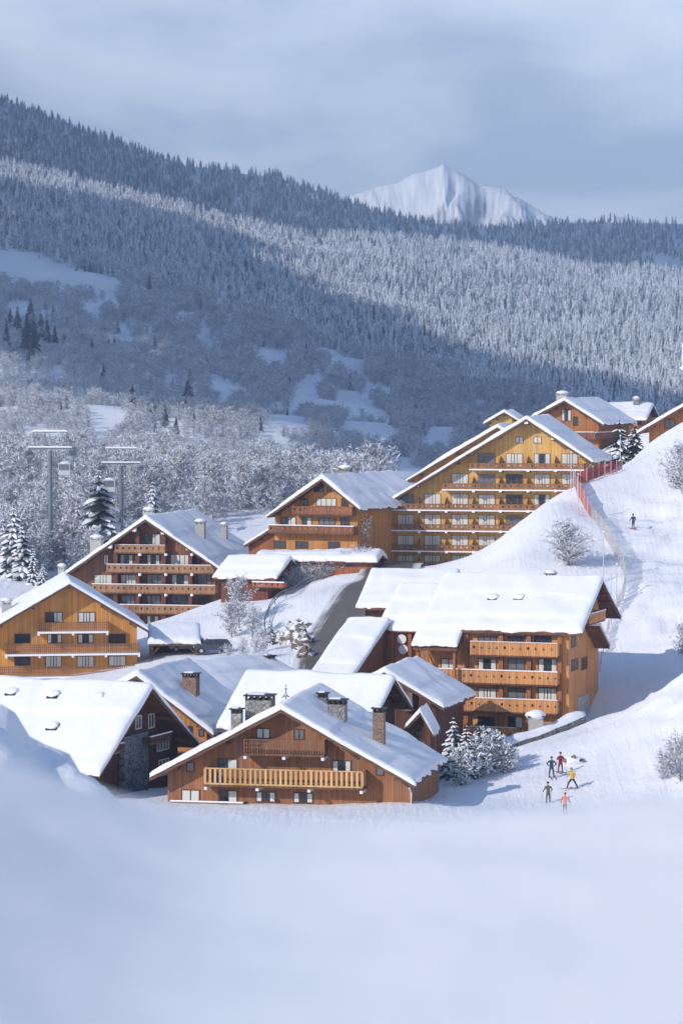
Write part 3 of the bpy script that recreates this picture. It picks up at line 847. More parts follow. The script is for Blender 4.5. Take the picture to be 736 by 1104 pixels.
def beam_ends(h, pts, depth, size=0.3, face='front'):
    for px, py in pts:
        u, z = h.uv(face, px, py, depth)
        loc, rz = h.fl(face, u, z, 0)
        m = MB(); m.box(-size * 0.4, size * 0.4, -depth - 0.12, -0.01, -size * 0.5, size * 0.25)
        b_ = m.build('beam_end', M['barge'], h.root, loc=loc, rz=rz)
        q = MB(); q.bbox(-size * 0.5, size * 0.5, -depth - 0.2, -depth + 0.35, size * 0.252 - 0.5 * size, size * 0.75, 0.05); q.build('snow_cap', M['snow'], b_)

# ============================================================ the village
RED = (0.20, 0.06, 0.03)
# --- front chalet
A = apex_house('chalet', 'brown timber chalet with long yellow balcony, nearest in the village centre', 'chalet', (303, 757), 238.5, -11,
               (161, 831), (447, 839), 876, 181, 443, 14.5, of=1.5, wall=(0.30, 0.122, 0.048))
for r, s in (((276, 785, 291.5, 796.5), 'white'), ((316.5, 785.5, 328, 797.5), 'dim'), ((235, 817.5, 256, 829.5), 'half'), ((358, 819, 378.5, 832.5), 'mixed'),
             ((404.5, 827, 414, 836), 'dim'), ((201, 822, 210, 832), 'dim'), ((195.5, 850.5, 215.5, 864), 'white'), ((236, 852, 256, 866), 'half'),
             ((276, 852.5, 297, 865), 'mixed'), ((316, 853.5, 337.5, 866), 'mixed')):
    window(A, r, s)
balcony(A, 263, 349.5, 797.5, 815.5, 1.5, 'slim', rail=(0.22, 0.105, 0.055), snow=0, brackets=3)
balcony(A, 220.5, 391, 829.5, 850, 1.5, 'balusters', rail=(0.58, 0.34, 0.13), snow=0, brackets=4)
balcony(A, 184, 262, 865, 880, 1.3, 'slim', rail=(0.22, 0.105, 0.055), snow=0.12)
chimney(A, 264, 297, 747, 6.0, 'stone', 2.6)
chimney(A, 249, 262, 762, 4.0, 'stone', 1.0)
chimney(A, 352, 375, 752, 5.5, 'stone', 1.75)
chimney(A, 342, 354, 745, 8.0, 'stone', 0.9)
chimney(A, 401, 416, 761, 5.0, 'brown', 1.1)
m = MB(); m.tube([(A.wr - 0.5, -A.of + 0.2, A.zroof(A.wr) - 0.1), (A.Wr + 0.02, -0.12, A.zroof(A.wr) - 0.6), (A.Wr + 0.02, -0.12, 0)], 0.07, 6)
m.build('drain_pipe', M['white'], A.root)

# --- chalet on the left with its dark gable turned to the right
B = ridge_house('chalet', 'dark gabled chalet with long white roof, skylights and slate-faced gable, behind the left snow mound', 'chalet',
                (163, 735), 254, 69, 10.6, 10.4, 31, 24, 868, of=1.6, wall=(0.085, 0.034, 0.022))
m = MB()
u0, zA = B.uv('front', 132, 795, 0.3); u1, _ = B.uv('front', 158, 795, 0.3)
m.box(u0, u1, -0.5, -0.004, -3, zA); m.build('stone_facing', M['bluestone'], B.root)
for r, s in (((121, 800, 131, 812), 'dim'), ((169, 796, 182, 809), 'dim'), ((146, 772, 152, 786), 'dark'), ((171, 820, 182, 836), 'dim'), ((160, 770, 166, 785), 'dark')):
    window(B, r, s, 'front', M['white'])
balcony(B, 162, 185, 792, 801, 1.2, 'slim', 'front', rail=(0.12, 0.05, 0.03), snow=0.1)
balcony(B, 118, 133, 803, 812, 1.2, 'slim', 'front', rail=(0.12, 0.05, 0.03), snow=0.1)
for p in ((13, 747), (58, 750), (106, 752), (57, 784)): skylight(B, *p)

# --- orange chalet at the left edge
C_ = apex_house('chalet', 'orange chalet with three brown balconies and white slab edges at the left edge', 'chalet', (75, 624), 330, 8, (-22, 680), (160, 674), 735, -6, 148, 13,
                of=1.6, wall=(0.62, 0.26, 0.045))
for r, s in (((49, 659.5, 68, 671), 'half'), ((84, 659.5, 103, 671), 'white'),
             ((16, 683, 33, 693.5), 'dark'), ((51, 683, 67, 693.5), 'mixed'), ((84, 683, 101, 693.5), 'mixed'), ((117, 683, 136, 693.5), 'dark'),
             ((16, 707, 33, 717.5), 'dark'), ((49, 707, 67, 720), 'white'), ((83, 707, 102, 720), 'white'), ((117, 707, 136, 719), 'white')):
    window(C_, r, s)
CB = (0.27, 0.12, 0.06)
balcony(C_, 41, 117, 671, 682.5, 1.4, 'slim', rail=CB, slab=M['white'], snow=-0.2, brackets=3)
balcony(C_, 6, 151, 694.5, 706.5, 1.4, 'slim', rail=CB, slab=M['white'], snow=-0.2, brackets=5)
balcony(C_, -14, 145, 718, 731, 1.4, 'slim', rail=CB, slab=M['white'], snow=-0.2, brackets=5)
chimney(C_, 0, 15, 644, 5.5, 'plaster', 1.3)

# --- large brown apartment chalet behind it
D_ = apex_house('apartment_chalet', 'large reddish brown apartment chalet with stacked balconies behind the orange one', 'chalet', (157, 555), 385, -12, (48, 630), (243, 613), 676, 76, 232, 23,
                of=2.0, wall=(0.24, 0.094, 0.045))
rows = {597.5: [(129.8, 143.5, 'mixed'), (158.5, 172.5, 'mixed'), (184, 204, 'white'), (209.5, 216, 'dark'), (112, 117.5, 'white')],
        619: [(102, 121, 'white'), (130, 148, 'white'), (158.5, 175.5, 'dim'), (185, 204, 'mixed'), (213, 228, 'dim')],
        641.5: [(112, 125, 'dark'), (131, 146, 'dim'), (158.5, 173, 'dim'), (185, 202, 'dark'), (213, 228, 'dark')],
        663.5: [(131, 146, 'dim'), (158.5, 171, 'mixed'), (185, 203, 'dark'), (213, 228, 'white')]}
for y, ws in rows.items():
    for a, b_, s in ws: window(D_, (a, y, b_, y + 11.5), s)
window(D_, (156, 575, 173, 587.5), 'half')
for px in (127.5, 151, 179, 207.5):
    x = D_.hit(px, 640, 1, 0).x; q = MB(); q.box(x - 0.27, x + 0.27, -1.15, -0.003, -2, D_.zroof(x) - 0.45); q.build('partition', wood((0.16, 0.055, 0.035)), D_.root)
DB = (0.35, 0.18, 0.09)
balcony(D_, 123.5, 178, 587.5, 597, 1.5, 'boards', rail=DB, snow=0.06)
balcony(D_, 115, 231, 609, 618.5, 1.5, 'boards', rail=DB, snow=0.08)
balcony(D_, 99.5, 232, 630.5, 640.5, 1.5, 'boards', rail=DB, snow=0.1)
balcony(D_, 112, 232, 652.5, 662.5, 1.5, 'boards', rail=DB, snow=0.1)
beam_ends(D_, [(px, y) for y in (598.5, 620, 642) for px in (151, 179, 207)], 1.45, 0.32)
beam_ends(D_, [(px, py) for px, py in ((62, 624), (91, 606), (119, 590), (145, 572), (176, 575), (203, 592), (229, 609))], 1.8, 0.5)
chimney(D_, 96, 113, 576, 5, 'plaster', 1.8)
chimney(D_, 153, 168, 546, 9, 'plaster', 1.6)
chimney(D_, 209, 223, 559, 8, 'plaster', 1.5)
chimney(D_, 238, 246, 562, 17, 'plaster', 0.9)
chimney(D_, 62, 72, 607, 3.5, 'plaster', 1.0)

# --- annex with dark gable beside it
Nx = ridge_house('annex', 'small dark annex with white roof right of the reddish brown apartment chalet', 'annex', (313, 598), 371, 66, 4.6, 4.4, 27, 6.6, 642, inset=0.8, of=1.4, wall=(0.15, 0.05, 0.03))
for r in ((276, 622, 284, 632), (291, 622, 300, 632)): window(Nx, r, 'dark', 'left')
balcony(Nx, 272, 306, 628, 634, 0.9, 'boards', 'left', rail=(0.40, 0.12, 0.05), snow=0.15)

# --- centre chalet
E = apex_house('chalet', 'orange chalet with broad snowy right roof slope and two dark balconies in the middle distance', 'chalet', (347, 511), 378, -24, (288, 552), (389, 545), 602, 296.5, 385, 21,
               of=1.8, wall=(0.52, 0.215, 0.045))
for r, s in (((338, 521.5, 349, 530.5), 'dark'), ((352.5, 524, 361, 530.5), 'dark'), ((326.5, 536.5, 332, 545), 'dark'), ((341, 536.5, 362.5, 546), 'white'), ((367.7, 537, 375.5, 546), 'dark'),
             ((303, 557, 319, 567), 'half'), ((325.5, 557, 336, 568), 'half'), ((343.5, 558, 361, 569), 'dim'), ((367, 558, 377, 568), 'dark'),
             ((295, 582.5, 308.5, 591.5), 'dark'), ((318.5, 583, 332, 591.5), 'dark'), ((353.5, 583.5, 366.5, 592), 'dark')):
    window(E, r, s)
balcony(E, 314.7, 379.5, 546, 555.5, 1.4, 'boards', rail=(0.27, 0.105, 0.05), snow=0.0)
balcony(E, 289.5, 381, 567, 576, 1.5, 'boards', rail=(0.23, 0.09, 0.045), snow=0.12)
chimney(E, 364, 380, 501, 8, 'capped', 1.9)
Nl = apex_house('shed', 'low lean timber shed end against the left of the middle orange chalet', 'shed', (292, 567), 384, -24, (263, 585), (312, 579), 604, 268, 306, 6, of=0.8, wall=(0.30, 0.10, 0.03), snow=0.3)
# --- long low snowy-roofed front building of the centre chalet
Lo = ridge_house('low_shop', 'long low building under a thick snow roof in front of the middle orange chalet', 'shop', (411, 592), 373, 78, 3.4, 3.4, 12, 14.6, 614, inset=0.7, of=0.6, wall=(0.34, 0.11, 0.04), snow=0.7)
for a, b_ in ((300, 308), (316, 330), (344, 356), (368, 380)): window(Lo, (a, 604.5, b_, 611), 'dark', 'left')

# --- the big hotel
F = apex_house('hotel', 'big golden hotel with six rows of balconies under one wide gable', 'hotel', (567, 447), 384, -13, (404, 545), (639, 494), 616, 416, 631, 17, of=1.8, wall=(0.70, 0.355, 0.085))
bay = [437, 466, 495.4, 524.3, 554, 583.8, 613.6]
frows = [(488.5, [(3, 'dim'), (4, 'white'), (5, 'mixed'), (6, 'white')]), (510.5, [(2, 'white'), (3, 'dim'), (4, 'dark'), (5, 'white'), (6, 'white')]),
         (532.5, [(0, 'dim'), (1, 'white'), (2, 'white'), (3, 'white'), (4, 'dark'), (5, 'mixed')]), (554.5, [(0, 'white'), (1, 'white'), (2, 'white'), (3, 'white'), (4, 'dim')]),
         (577, [(0, 'white'), (1, 'white'), (2, 'white'), (3, 'white')]), (598.5, [(0, 'white'), (1, 'white'), (2, 'white')])]
fr = wood((0.34, 0.17, 0.06))
fw = wood((0.42, 0.15, 0.03))
for y, ws in frows:
    for i, s in ws:
        window(F, (bay[i] - 9, y, bay[i] + 9, y + 15), s, 'front', fr)
        if i == 6: continue
        u, z = F.uv('front', bay[i] + 14.8, y + 3, 0); _, zb = F.uv('front', bay[i] + 14.8, y + 17, 0)
        q = MB(); q.add([(0, 0, zb - z), (0, -1.35, zb - z), (0, -1.35, (zb - z) * 0.45), (0, 0, 0)] + [(0.09, 0, zb - z), (0.09, -1.35, zb - z), (0.09, -1.35, (zb - z) * 0.45), (0.09, 0, 0)],
                        [(0, 1, 2, 3), (7, 6, 5, 4), (0, 4, 5, 1), (1, 5, 6, 2), (2, 6, 7, 3), (3, 7, 4, 0)])
        q.build('partition', fw, F.root, loc=(u, -0.003, z))
for r in ((555, 470.5, 563.5, 478), (574.5, 470.5, 583.5, 478)): window(F, r, 'white', 'front', fr)
FB = (0.30, 0.135, 0.055)
for (a, b_, yb) in ((505.6, 629, 507), (476.6, 629, 529), (417.5, 600, 551), (405, 575, 573), (405, 540, 595), (405, 505, 613)):
    balcony(F, a, b_, yb - 7.6, yb, 1.5, 'boards', rail=FB, slab=M['white'], slab_t=0.16, snow=-0.17)
beam_ends(F, [(bay[i] + 14.8, yb + 1) for yb, rng_ in ((507, range(3, 6)), (529, range(2, 6)), (551, range(0, 5)), (573, range(0, 4)), (595, range(0, 3))) for i in rng_], 1.45, 0.34)
beam_ends(F, [(420, 543), (449, 524), (478, 506), (507, 489), (536, 471), (567, 456), (596, 473), (625, 491)], 1.6, 0.5)
m = MB(); m.tube([(F.wr - 0.4, -1.0, F.zroof(F.wr) - 0.05), (F.Wr + 0.1, -0.1, F.zroof(F.wr) - 0.7), (F.Wr + 0.1, -0.1, 0)], 0.08, 6); m.build('drain_pipe', M['palesteel'], F.root)
F2 = apex_house('hotel_wing', 'rear hotel wing whose snowy roof edge shows above the big hotel roof', 'hotel wing', (536, 456), 402, -13, (436, 515), (600, 496), 600, 446, 596, 9, of=1.4, wall=(0.42, 0.19, 0.045))
m = MB(); p = F2.hit(489, 487, 1, -1.0); 
for k in range(6):
    q = F2.hit(492 + k * 6, 486 - k * 3.2, 1, 1.0); m.blob((q.x, q.y, q.z - 0.2), (0.8, 0.9, 0.45), k, 0.4)
m.build('snow_drift', M['snow'], F2.root, smooth=True)
F3 = apex_house('stair_tower', 'small yellow gabled tower rising behind the left slope of the big hotel roof', 'tower', (543, 441), 412, -13, (521, 453.5), (567, 455), 490, 527, 563, 6, of=0.8, wall=(0.58, 0.36, 0.075), snow=0.35)

# --- upper chalets behind the hotel
G = apex_house('chalet', 'brown chalet with pale chimney on the crest right behind the big hotel', 'chalet', (608, 427.5), 440, -21, (573, 446), (650, 453.5), 485, 587, 645, 17, of=1.5, wall=(0.40, 0.15, 0.045))
window(G, (605, 441, 615, 454), 'mixed'); window(G, (617, 449, 622.5, 459), 'dark')
balcony(G, 590, 640, 466, 473, 1.3, 'boards', rail=(0.22, 0.08, 0.04), snow=0.1)
balcony(G, 641.5, 662, 466, 474, 1.2, 'boards', 'right', rail=(0.26, 0.09, 0.05), snow=0.1)
chimney(G, 599, 613, 421, 6, 'plaster', 1.9)
G2 = ridge_house('chalet', 'low wide white-roofed chalet on the crest between the brown chalet and the right edge', 'chalet', (703, 433), 470, 74, 6.5, 5.0, 20, 9.0, 470, inset=1.0, of=0.8, wall=(0.26, 0.10, 0.045))
chimney(G2, 681, 690, 427, -1.0, 'capped', 1.1)
Hh_ = apex_house('chalet', 'rust-orange chalet half hidden by the snow slope at the right edge', 'chalet', (764, 417), 398, -11, (687, 462), (840, 466), 485, 699, 826, 14, of=1.6, wall=(0.44, 0.16, 0.05))
window(Hh_, (716, 452, 727, 462), 'dim'); window(Hh_, (744, 446, 760, 460), 'white')

# --- right-hand lower building, long side to the camera
I = ridge_house('apartment_chalet', 'honey-coloured four-storey chalet with carved board balconies beside the piste', 'chalet', (648, 621), 300.5, 71, 8.8, 8.2, (28.5, 27.5), 14.8, 800, inset=0.9, inset_right=3.8, of=1.4,
                wall=(0.60, 0.25, 0.075), base_D=293)
IB = (0.62, 0.27, 0.09)
for y0, y1, ws in ((685, 695, [(514.5, 535, 'dim'), (547, 565.5, 'dark'), (575.7, 594, 'dark')]),
                   (709.4, 724.5, [(475, 492, 'white'), (514.5, 535, 'mixed'), (547, 565.5, 'dim'), (579.8, 600, 'mixed')]),
                   (740.8, 756, [(482, 494, 'white'), (514.5, 535, 'white'), (547, 565.5, 'dim'), (579.8, 600, 'white')]),
                   (772, 785, [(514.5, 533, 'dark'), (547, 563.5, 'half')])):
    for a, b_, s in ws: window(I, (a, y0, b_, y1), s, 'left', wood((0.16, 0.06, 0.025)))
balcony(I, 506.5, 600.5, 692.5, 708.5, 1.3, 'boards', 'left', rail=IB, snow=0.05)
balcony(I, 463, 600.5, 722.8, 738.2, 1.35, 'boards', 'left', rail=IB, snow=0.1)
balcony(I, 480, 600.5, 753.3, 769, 1.3, 'boards', 'left', rail=IB, snow=0.08)
balcony(I, 504, 555, 783.8, 801, 1.3, 'boards', 'left', rail=IB, snow=0.05)
for px in (503.5, 541, 571, 604):
    u, z = I.uv('left', px, 700, 0); loc, rz = I.fl('left', u, -1.0, 0)
    q = MB(); q.box(-0.22, 0.22, -0.55, -0.003, -1, I.zroof(-I.Wl) + 0.6); q.build('post', wood((0.40, 0.14, 0.04)), I.root, loc=loc, rz=rz)
for r, s in (((615, 712, 622, 723), 'dim'), ((626, 709, 632, 722), 'dark'), ((615, 686, 620, 698), 'dim')): window(I, r, s, 'front', wood((0.26, 0.11, 0.05)))
u, z = I.uv('front', 622, 752, 0); u2, z2 = I.uv('front', 634, 772, 0)
q = MB(); q.box(0, u2 - u, -0.07, -0.004, 0, z - z2); dr = q.build('door', M['plaster'], I.root, loc=(u, 0, z2))
q = MB(); q.box(0.12, 0.2, -0.12, -0.071, 1.0, 1.15); q.build('handle', M['darkcap'], dr)
balcony(I, 634, 652, 660, 672, 1.2, 'boards', 'front', rail=IB, snow=0.1)
u, z = I.uv('front', 630, 688, 0)
q = MB(); q.extrude_y([(u, z + 1.0), (u + 4.2, z - 1.4), (u + 4.2, z - 1.1), (u, z + 1.3)], -1.6, -0.01); aw = q.build('awning', M['soffit'], I.root)
q = MB(); q.extrude_y([(u, z + 1.31), (u + 4.3, z - 1.1), (u + 4.3, z - 0.9), (u, z + 1.6)], -1.7, -0.02); q.build('snow_cap', M['snow'], aw)
for p in ((531, 645), (559, 645)): skylight(I, *p)
chimney(I, 587, 600, 614, 1.2, 'capped', 1.2)
# its lower left wing
W_ = ridge_house('chalet_wing', 'lower left wing of the honey-coloured chalet with two round white dishes on its wall', 'chalet wing', (507, 629), 305, 71, 7.5, 6.0, 28, 7.0, 740, inset=0.7, of=0.1, wall=(0.42, 0.15, 0.04))
def dish(h, px, py):
    u, z = h.uv('left', px, py, 0.35); loc, rz = h.fl('left', u, z, 0.0)
    q = MB(); q.tube([(0, -0.005, 0), (0, -0.3, 0)], 0.05, 6); q.tube([(0, -0.3, 0), (0, -0.36, 0), (0, -0.42, 0)], [0.12, 0.4, 0.5], 14)
    q.build('satellite_dish', M['white'], h.root, loc=loc, rz=rz)
dish(W_, 433, 689); dish(W_, 434.5, 700)
for px in (424, 443):
    u, z = W_.uv('left', px, 690, 0); loc, rz = W_.fl('left', u, 0, 0); q = MB(); q.box(-0.18, 0.18, -0.5, -0.003, -2, W_.zroof(-W_.Wl) - 0.1); q.build('post', wood((0.36, 0.13, 0.04)), W_.root, loc=loc, rz=rz)
# skirt roof between wing and main facade
u0, zt = I.uv('left', 452, 668, 0.2); u1, zb = I.uv('left', 499, 694, 0.2)
I2 = House('porch', 'low snow-covered porch roof at the left corner of the honey-coloured chalet', 'porch', I.root.location + (I.Rm @ Vector((-I.Wl + 0.1, -u1, 0))), I.rz)
ln = u1 - u0
q = MB(); q.box(-2.4, 0, 0.3, ln - 0.3, zb - 0.5 - 4, zb - 0.2)
q.v = []; q.f = []; q.mi = []
q.extrude_y([(-2.6, zb - 0.6), (0.3, zt - 1.0), (0.3, zt - 0.8), (-2.6, zb - 0.38)], 0, ln); rf = q.build('roof', M['soffit'], I2.root)
I2.H = zt - 0.85; I2.tl = ((zt - 0.8) - (zb - 0.38)) / 2.9; I2.tr = I2.tl; I2.wl = 2.6; I2.wr = 0.2; I2.roof = rf; I2.seam = 0
roof_snow(I2, -0.1, ln + 0.1, 0.45, -2.75, 0.25)
for yy in (0.4, ln - 0.4):
    q = MB(); q.box(-2.2, -1.95, yy - 0.12, yy + 0.12, zb - 3.4, zb - 0.35); q.beam((-2.07, yy, zb - 1.6), (-0.4, yy, zb - 0.1), 0.14); q.build('post', wood((0.36, 0.13, 0.04)), I2.root)

# --- snowy roofs between the road and the right-hand building
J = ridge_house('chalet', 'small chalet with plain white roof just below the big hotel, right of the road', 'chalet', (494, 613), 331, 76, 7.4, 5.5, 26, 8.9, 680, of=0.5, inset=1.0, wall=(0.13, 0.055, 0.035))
u, z = J.uv('left', 398, 657, 0); 
chimney(J, 470, 478, 612, 1.5, 'capped', 0.9)
K1 = ridge_house('chalet', 'white tent-like chalet roof descending to the right of the grey road', 'chalet', (419, 665), 300.5, 69, 11.2, 4.5, 24, 3.4, 745, of=0.3, inset=0.9, wall=(0.20, 0.08, 0.04))
K3 = apex_house('chalet', 'chalet with rounded snow roof and dark wall left of the honey-coloured chalet', 'chalet', (414, 718), 277, -16, (372, 742), (479, 757), 815, 380, 470, 11, of=0.9, wall=(0.11, 0.042, 0.028))
window(K3, (448, 775, 458, 787), 'dark')
chimney(K3, 436, 446, 760, -0.2, 'brown', 0.9)
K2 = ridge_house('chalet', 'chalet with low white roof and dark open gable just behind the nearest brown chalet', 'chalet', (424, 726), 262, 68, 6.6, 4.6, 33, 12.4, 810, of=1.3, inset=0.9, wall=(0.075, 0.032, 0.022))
window(K2, (425, 745, 430, 754), 'dark', 'front')
K4 = apex_house('porch', 'tiny gabled porch with white roof left of the snowy spruces', 'porch', (453, 763), 260, -10, (435, 781), (467, 787), 815, 438, 464, 2.6, of=0.7, wall=(0.15, 0.06, 0.035), snow=0.35)
window(K4, (449, 785, 456, 797), 'dark')
# --- orange chalets at the centre left
K5 = apex_house('chalet', 'orange chalet with brown chimney on its roof between the dark gable and the nearest chalet', 'chalet', (148, 722), 270, -16, (92, 752), (231, 786), 835, 100, 223, 13, of=1.0, wall=(0.52, 0.20, 0.035))
window(K5, (196.5, 782, 208, 794), 'dark'); window(K5, (214, 786, 220, 794), 'dim')
balcony(K5, 180, 216, 800, 812, 1.1, 'boards', rail=(0.52, 0.22, 0.06), snow=0.1)
chimney(K5, 196, 216, 724, 4.5, 'brown', 1.6)
K6 = apex_house('chalet', 'chalet with broad pale roof behind the orange one, brown chimney at its far corner', 'chalet', (197, 713), 291, -34, (150, 733), (259, 752), 800, 160, 252, 13, of=0.9, wall=(0.40, 0.16, 0.04))
chimney(K6, 276, 298, 705, 13.0, 'brown', 1.7)

# --- carport
Cp = thing('carport', 'open timber carport with snow roof right of the left orange chalet', 'carport', P(188, 709, 336), R(4))
cw, cdp = 5.9, 5.5
hp = (709 - 694) / F_PX * 336
q = MB(); q.add([(-cw / 2, -cdp / 2, hp), (cw / 2, -cdp / 2, hp), (cw / 2, cdp / 2, hp + 1.7), (-cw / 2, cdp / 2, hp + 1.7)] + [(-cw / 2, -cdp / 2, hp + .22), (cw / 2, -cdp / 2, hp + .22), (cw / 2, cdp / 2, hp + 1.92), (-cw / 2, cdp / 2, hp + 1.92)],
                [(0, 3, 2, 1), (4, 5, 6, 7), (0, 1, 5, 4), (1, 2, 6, 5), (2, 3, 7, 6), (3, 0, 4, 7)])
Cr = q.build('roof', M['soffit'], Cp)
class Slope: pass
hs = Slope(); hs.wl, hs.wr = cdp / 2, cdp / 2; hs.zroof = lambda x: hp + 0.85 + x * 1.7 / cdp; hs.roof = Cr; hs.seam = 0
sn = roof_snow(hs, -cw / 2 - 0.1, cw / 2 + 0.1, 0.5); sn.rotation_euler = (0, 0, R(90))
for x in (-cw / 2 + 0.35, cw / 2 - 0.45):
    for y in (-cdp / 2 + 0.4, cdp / 2 - 0.4):
        zt = hp + 0.85 + y * 1.7 / cdp
        q = MB(); q.box(x - 0.13, x + 0.13, y - 0.13, y + 0.13, -1.0, zt - 0.02)
        s_ = 1 if x < 0 else -1
        q.beam((x + s_ * 0.1, y, zt - 1.1), (x + s_ * 1.0, y, zt - 0.12), 0.14)
        q.build('post', M['barge'], Cp)
q = MB(); q.box(-cw / 2 + 0.1, cw / 2 - 0.1, cdp / 2 - 0.15, cdp / 2, -1, 1.9); q.build('back_wall', wood((0.10, 0.05, 0.035)), Cp)

# ============================================================ trees
def frost_tree(seed, n_branch, n_sub, n_twig, tw, spread=0.42, droop=0.0, clear=0.16, frost=0.62, round_=True):
    """unit-height bare tree under hoar frost -> (wood mesh, frost mesh) as MBs"""
    r = random.Random(seed)
    wood_, fr = MB(), MB()
    lean = Vector((r.uniform(-.05, .05), r.uniform(-.05, .05), 0))
    tp = [Vector((0, 0, -0.03)), Vector((0, 0, 0.2)) + lean * 0.4, Vector((0, 0, 0.55)) + lean, Vector((0, 0, 0.93)) + lean * 1.6]
    wood_.tube(tp, [0.018, 0.014, 0.009, 0.003], 5)
    def spine(t):
        k = min(2, int(t * 3)); f = t * 3 - k
        return tp[k].lerp(tp[k + 1], f)
    def tri(mb, a, d, l, w_):
        s = d.cross(Vector((r.uniform(-1, 1), r.uniform(-1, 1), r.uniform(-1, 1))))
        if s.length < 1e-4: s = Vector((1, 0, 0))
        s = s.normalized() * w_
        m_ = a + d * l * 0.55
        mb.add([a - s * 0.35, a + s * 0.35, m_ + s, a + d * l, m_ - s], [(0, 1, 2, 3, 4)])
    for i in range(n_branch):
        t = clear + (0.97 - clear) * ((i + r.random()) / n_branch)
        a = spine(t)
        th = i * 2.4 + r.uniform(-.5, .5)
        if round_: ln = spread * (0.35 + 0.75 * math.sin(math.pi * min(1, (t - clear) / (1 - clear) * 0.85 + 0.12))) * r.uniform(.7, 1.2)
        else: ln = spread * (1.08 - t) * r.uniform(.75, 1.2)
        el = r.uniform(0.25, 0.75) + 0.5 * t - droop
        d = Vector((math.cos(th) * math.cos(el), math.sin(th) * math.cos(el), math.sin(el)))
        mid = a + d * ln * 0.5 + Vector((0, 0, 0.03)); end = a + d * ln + Vector((0, 0, 0.02 - droop * 0.1))
        wood_.tube([a, mid, end], [0.007, 0.004, 0.0015], 3, cap=False)
        fr.tube([a + Vector((0, 0, .005)), mid + Vector((0, 0, .005)), end + Vector((0, 0, .004))], [0.004, 0.004, 0.002], 3, cap=False)
        for j in range(n_sub):
            q = (j + 0.6 * r.random() + 0.3) / n_sub
            b_ = a.lerp(mid, q * 2) if q < 0.5 else mid.lerp(end, min(1, q * 2 - 1))
            d2 = (d * 0.7 + Vector((r.gauss(0, .7), r.gauss(0, .7), r.gauss(0.12, .5)))).normalized()
            l2 = ln * r.uniform(.25, .5)
            for k in range(n_twig):
                c_ = b_ + d2 * l2 * (k + r.random() * 0.6) / n_twig
                d3 = (d2 * 0.6 + Vector((r.gauss(0, .7), r.gauss(0, .7), r.gauss(0.1, .6)))).normalized()
                l3 = l2 * r.uniform(.35, .7)
                tri(fr if r.random() < frost else wood_, c_, d3, l3, tw * r.uniform(.6, 1.3))
            tri(wood_, b_, d2, l2, tw * 0.5)
    return wood_, fr
def frost_objs(seed, **k):
    a, b_ = frost_tree(seed, **k)
    return a.mesh('trunk', M['twig']), b_.mesh('crown', M['frost'])
def merged_mesh(seed, **k):
    a, b_ = frost_tree(seed, **k)
    n = len(b_.f); a.add(b_.v, b_.f, 1)
    return a.mesh('bare_tree', [M['scrub_twig'], M['scrub_frost']])

M['scrub_twig'] = flat('scrub_twig', (0.40, 0.395, 0.42), 0.95, 0.1, 0.2, 5)
M['scrub_frost'] = flat('scrub_frost', (0.74, 0.75, 0.79), 0.9, 0.1, 0.1, 5)
def spruce(seed, whorls=13, per=9, rad=0.24, snow=0.8):
    """unit-height snow-laden spruce: trunk, drooping needle fans, snow pads on top"""
    r = random.Random(seed); tk, nd, sn = MB(), MB(), MB()
    tk.tube([(0, 0, -0.03), (0, 0, 0.5), (0, 0, 0.97)], [0.018, 0.011, 0.003], 6)
    for i in range(whorls):
        t = i / (whorls - 1)
        z = 0.07 + 0.87 * t ** 0.92
        R_ = rad * (1 - t) ** 0.8 + 0.018
        n = max(4, int(per * (1 - 0.5 * t)))
        for k in range(n):
            th = 2 * math.pi * (k + 0.5 * (i % 2)) / n + r.uniform(-.2, .2)
            ln = R_ * r.uniform(.72, 1.15)
            dr = ln * r.uniform(.38, .62)
            o = Vector((math.cos(th), math.sin(th), 0)); s = Vector((-math.sin(th), math.cos(th), 0))
            seg = 4; wbase = ln * 0.30
            cen = [o * ln * q + Vector((0, 0, z + 0.10 * ln - dr * q ** 1.35)) for q in np.linspace(0, 1, seg + 1)]
            wd = [wbase * x for x in (0.35, 0.9, 1.0, 0.7, 0.08)]
            for q in range(seg):      # jagged needle fan, sagging at the sides
                a, b_ = cen[q], cen[q + 1]
                dz = Vector((0, 0, -0.35))
                nd.add([a, b_, b_ + s * wd[q + 1] + dz * wd[q + 1], a + s * wd[q] * 1.25 + dz * wd[q] * 1.6 + o * ln * 0.10], [(0, 1, 2, 3)])
                nd.add([a, b_, b_ - s * wd[q + 1] + dz * wd[q + 1], a - s * wd[q] * 1.25 + dz * wd[q] * 1.6 + o * ln * 0.10], [(3, 2, 1, 0)])
            for q in range(3):
                p0 = cen[1 + q] + s * r.uniform(-1, 1) * wd[1 + q]
                nd.add([p0 + s * 0.006, p0 - s * 0.006, p0 + Vector((0, 0, -ln * 0.28)) + o * 0.01], [(0, 1, 2)])
            if r.random() < snow:
                vs = []; hgt = ln * 0.11 + 0.004
                lo_ = r.choice((0, 1, 1))
                for q in range(lo_, seg + 1):
                    w2 = wd[q] * r.uniform(.55, .85)
                    c_ = cen[q] + Vector((0, 0, 0.003))
                    vs += [c_ - s * w2 + Vector((0, 0, -0.28 * w2)), c_ - s * w2 * 0.4 + Vector((0, 0, hgt)), c_ + s * w2 * 0.4 + Vector((0, 0, hgt)), c_ + s * w2 + Vector((0, 0, -0.28 * w2))]
                fs = []
                for q in range(seg - lo_):
                    for e in range(3): fs.append((q * 4 + e, q * 4 + e + 1, q * 4 + e + 5, q * 4 + e + 4))
                sn.add(vs, fs)
    return tk.mesh('trunk', M['bark']), nd.mesh('foliage', M['needle']), sn.mesh('snowy_foliage', M['frost'], True)  # third mesh is only the snow lying on the branches, no needles
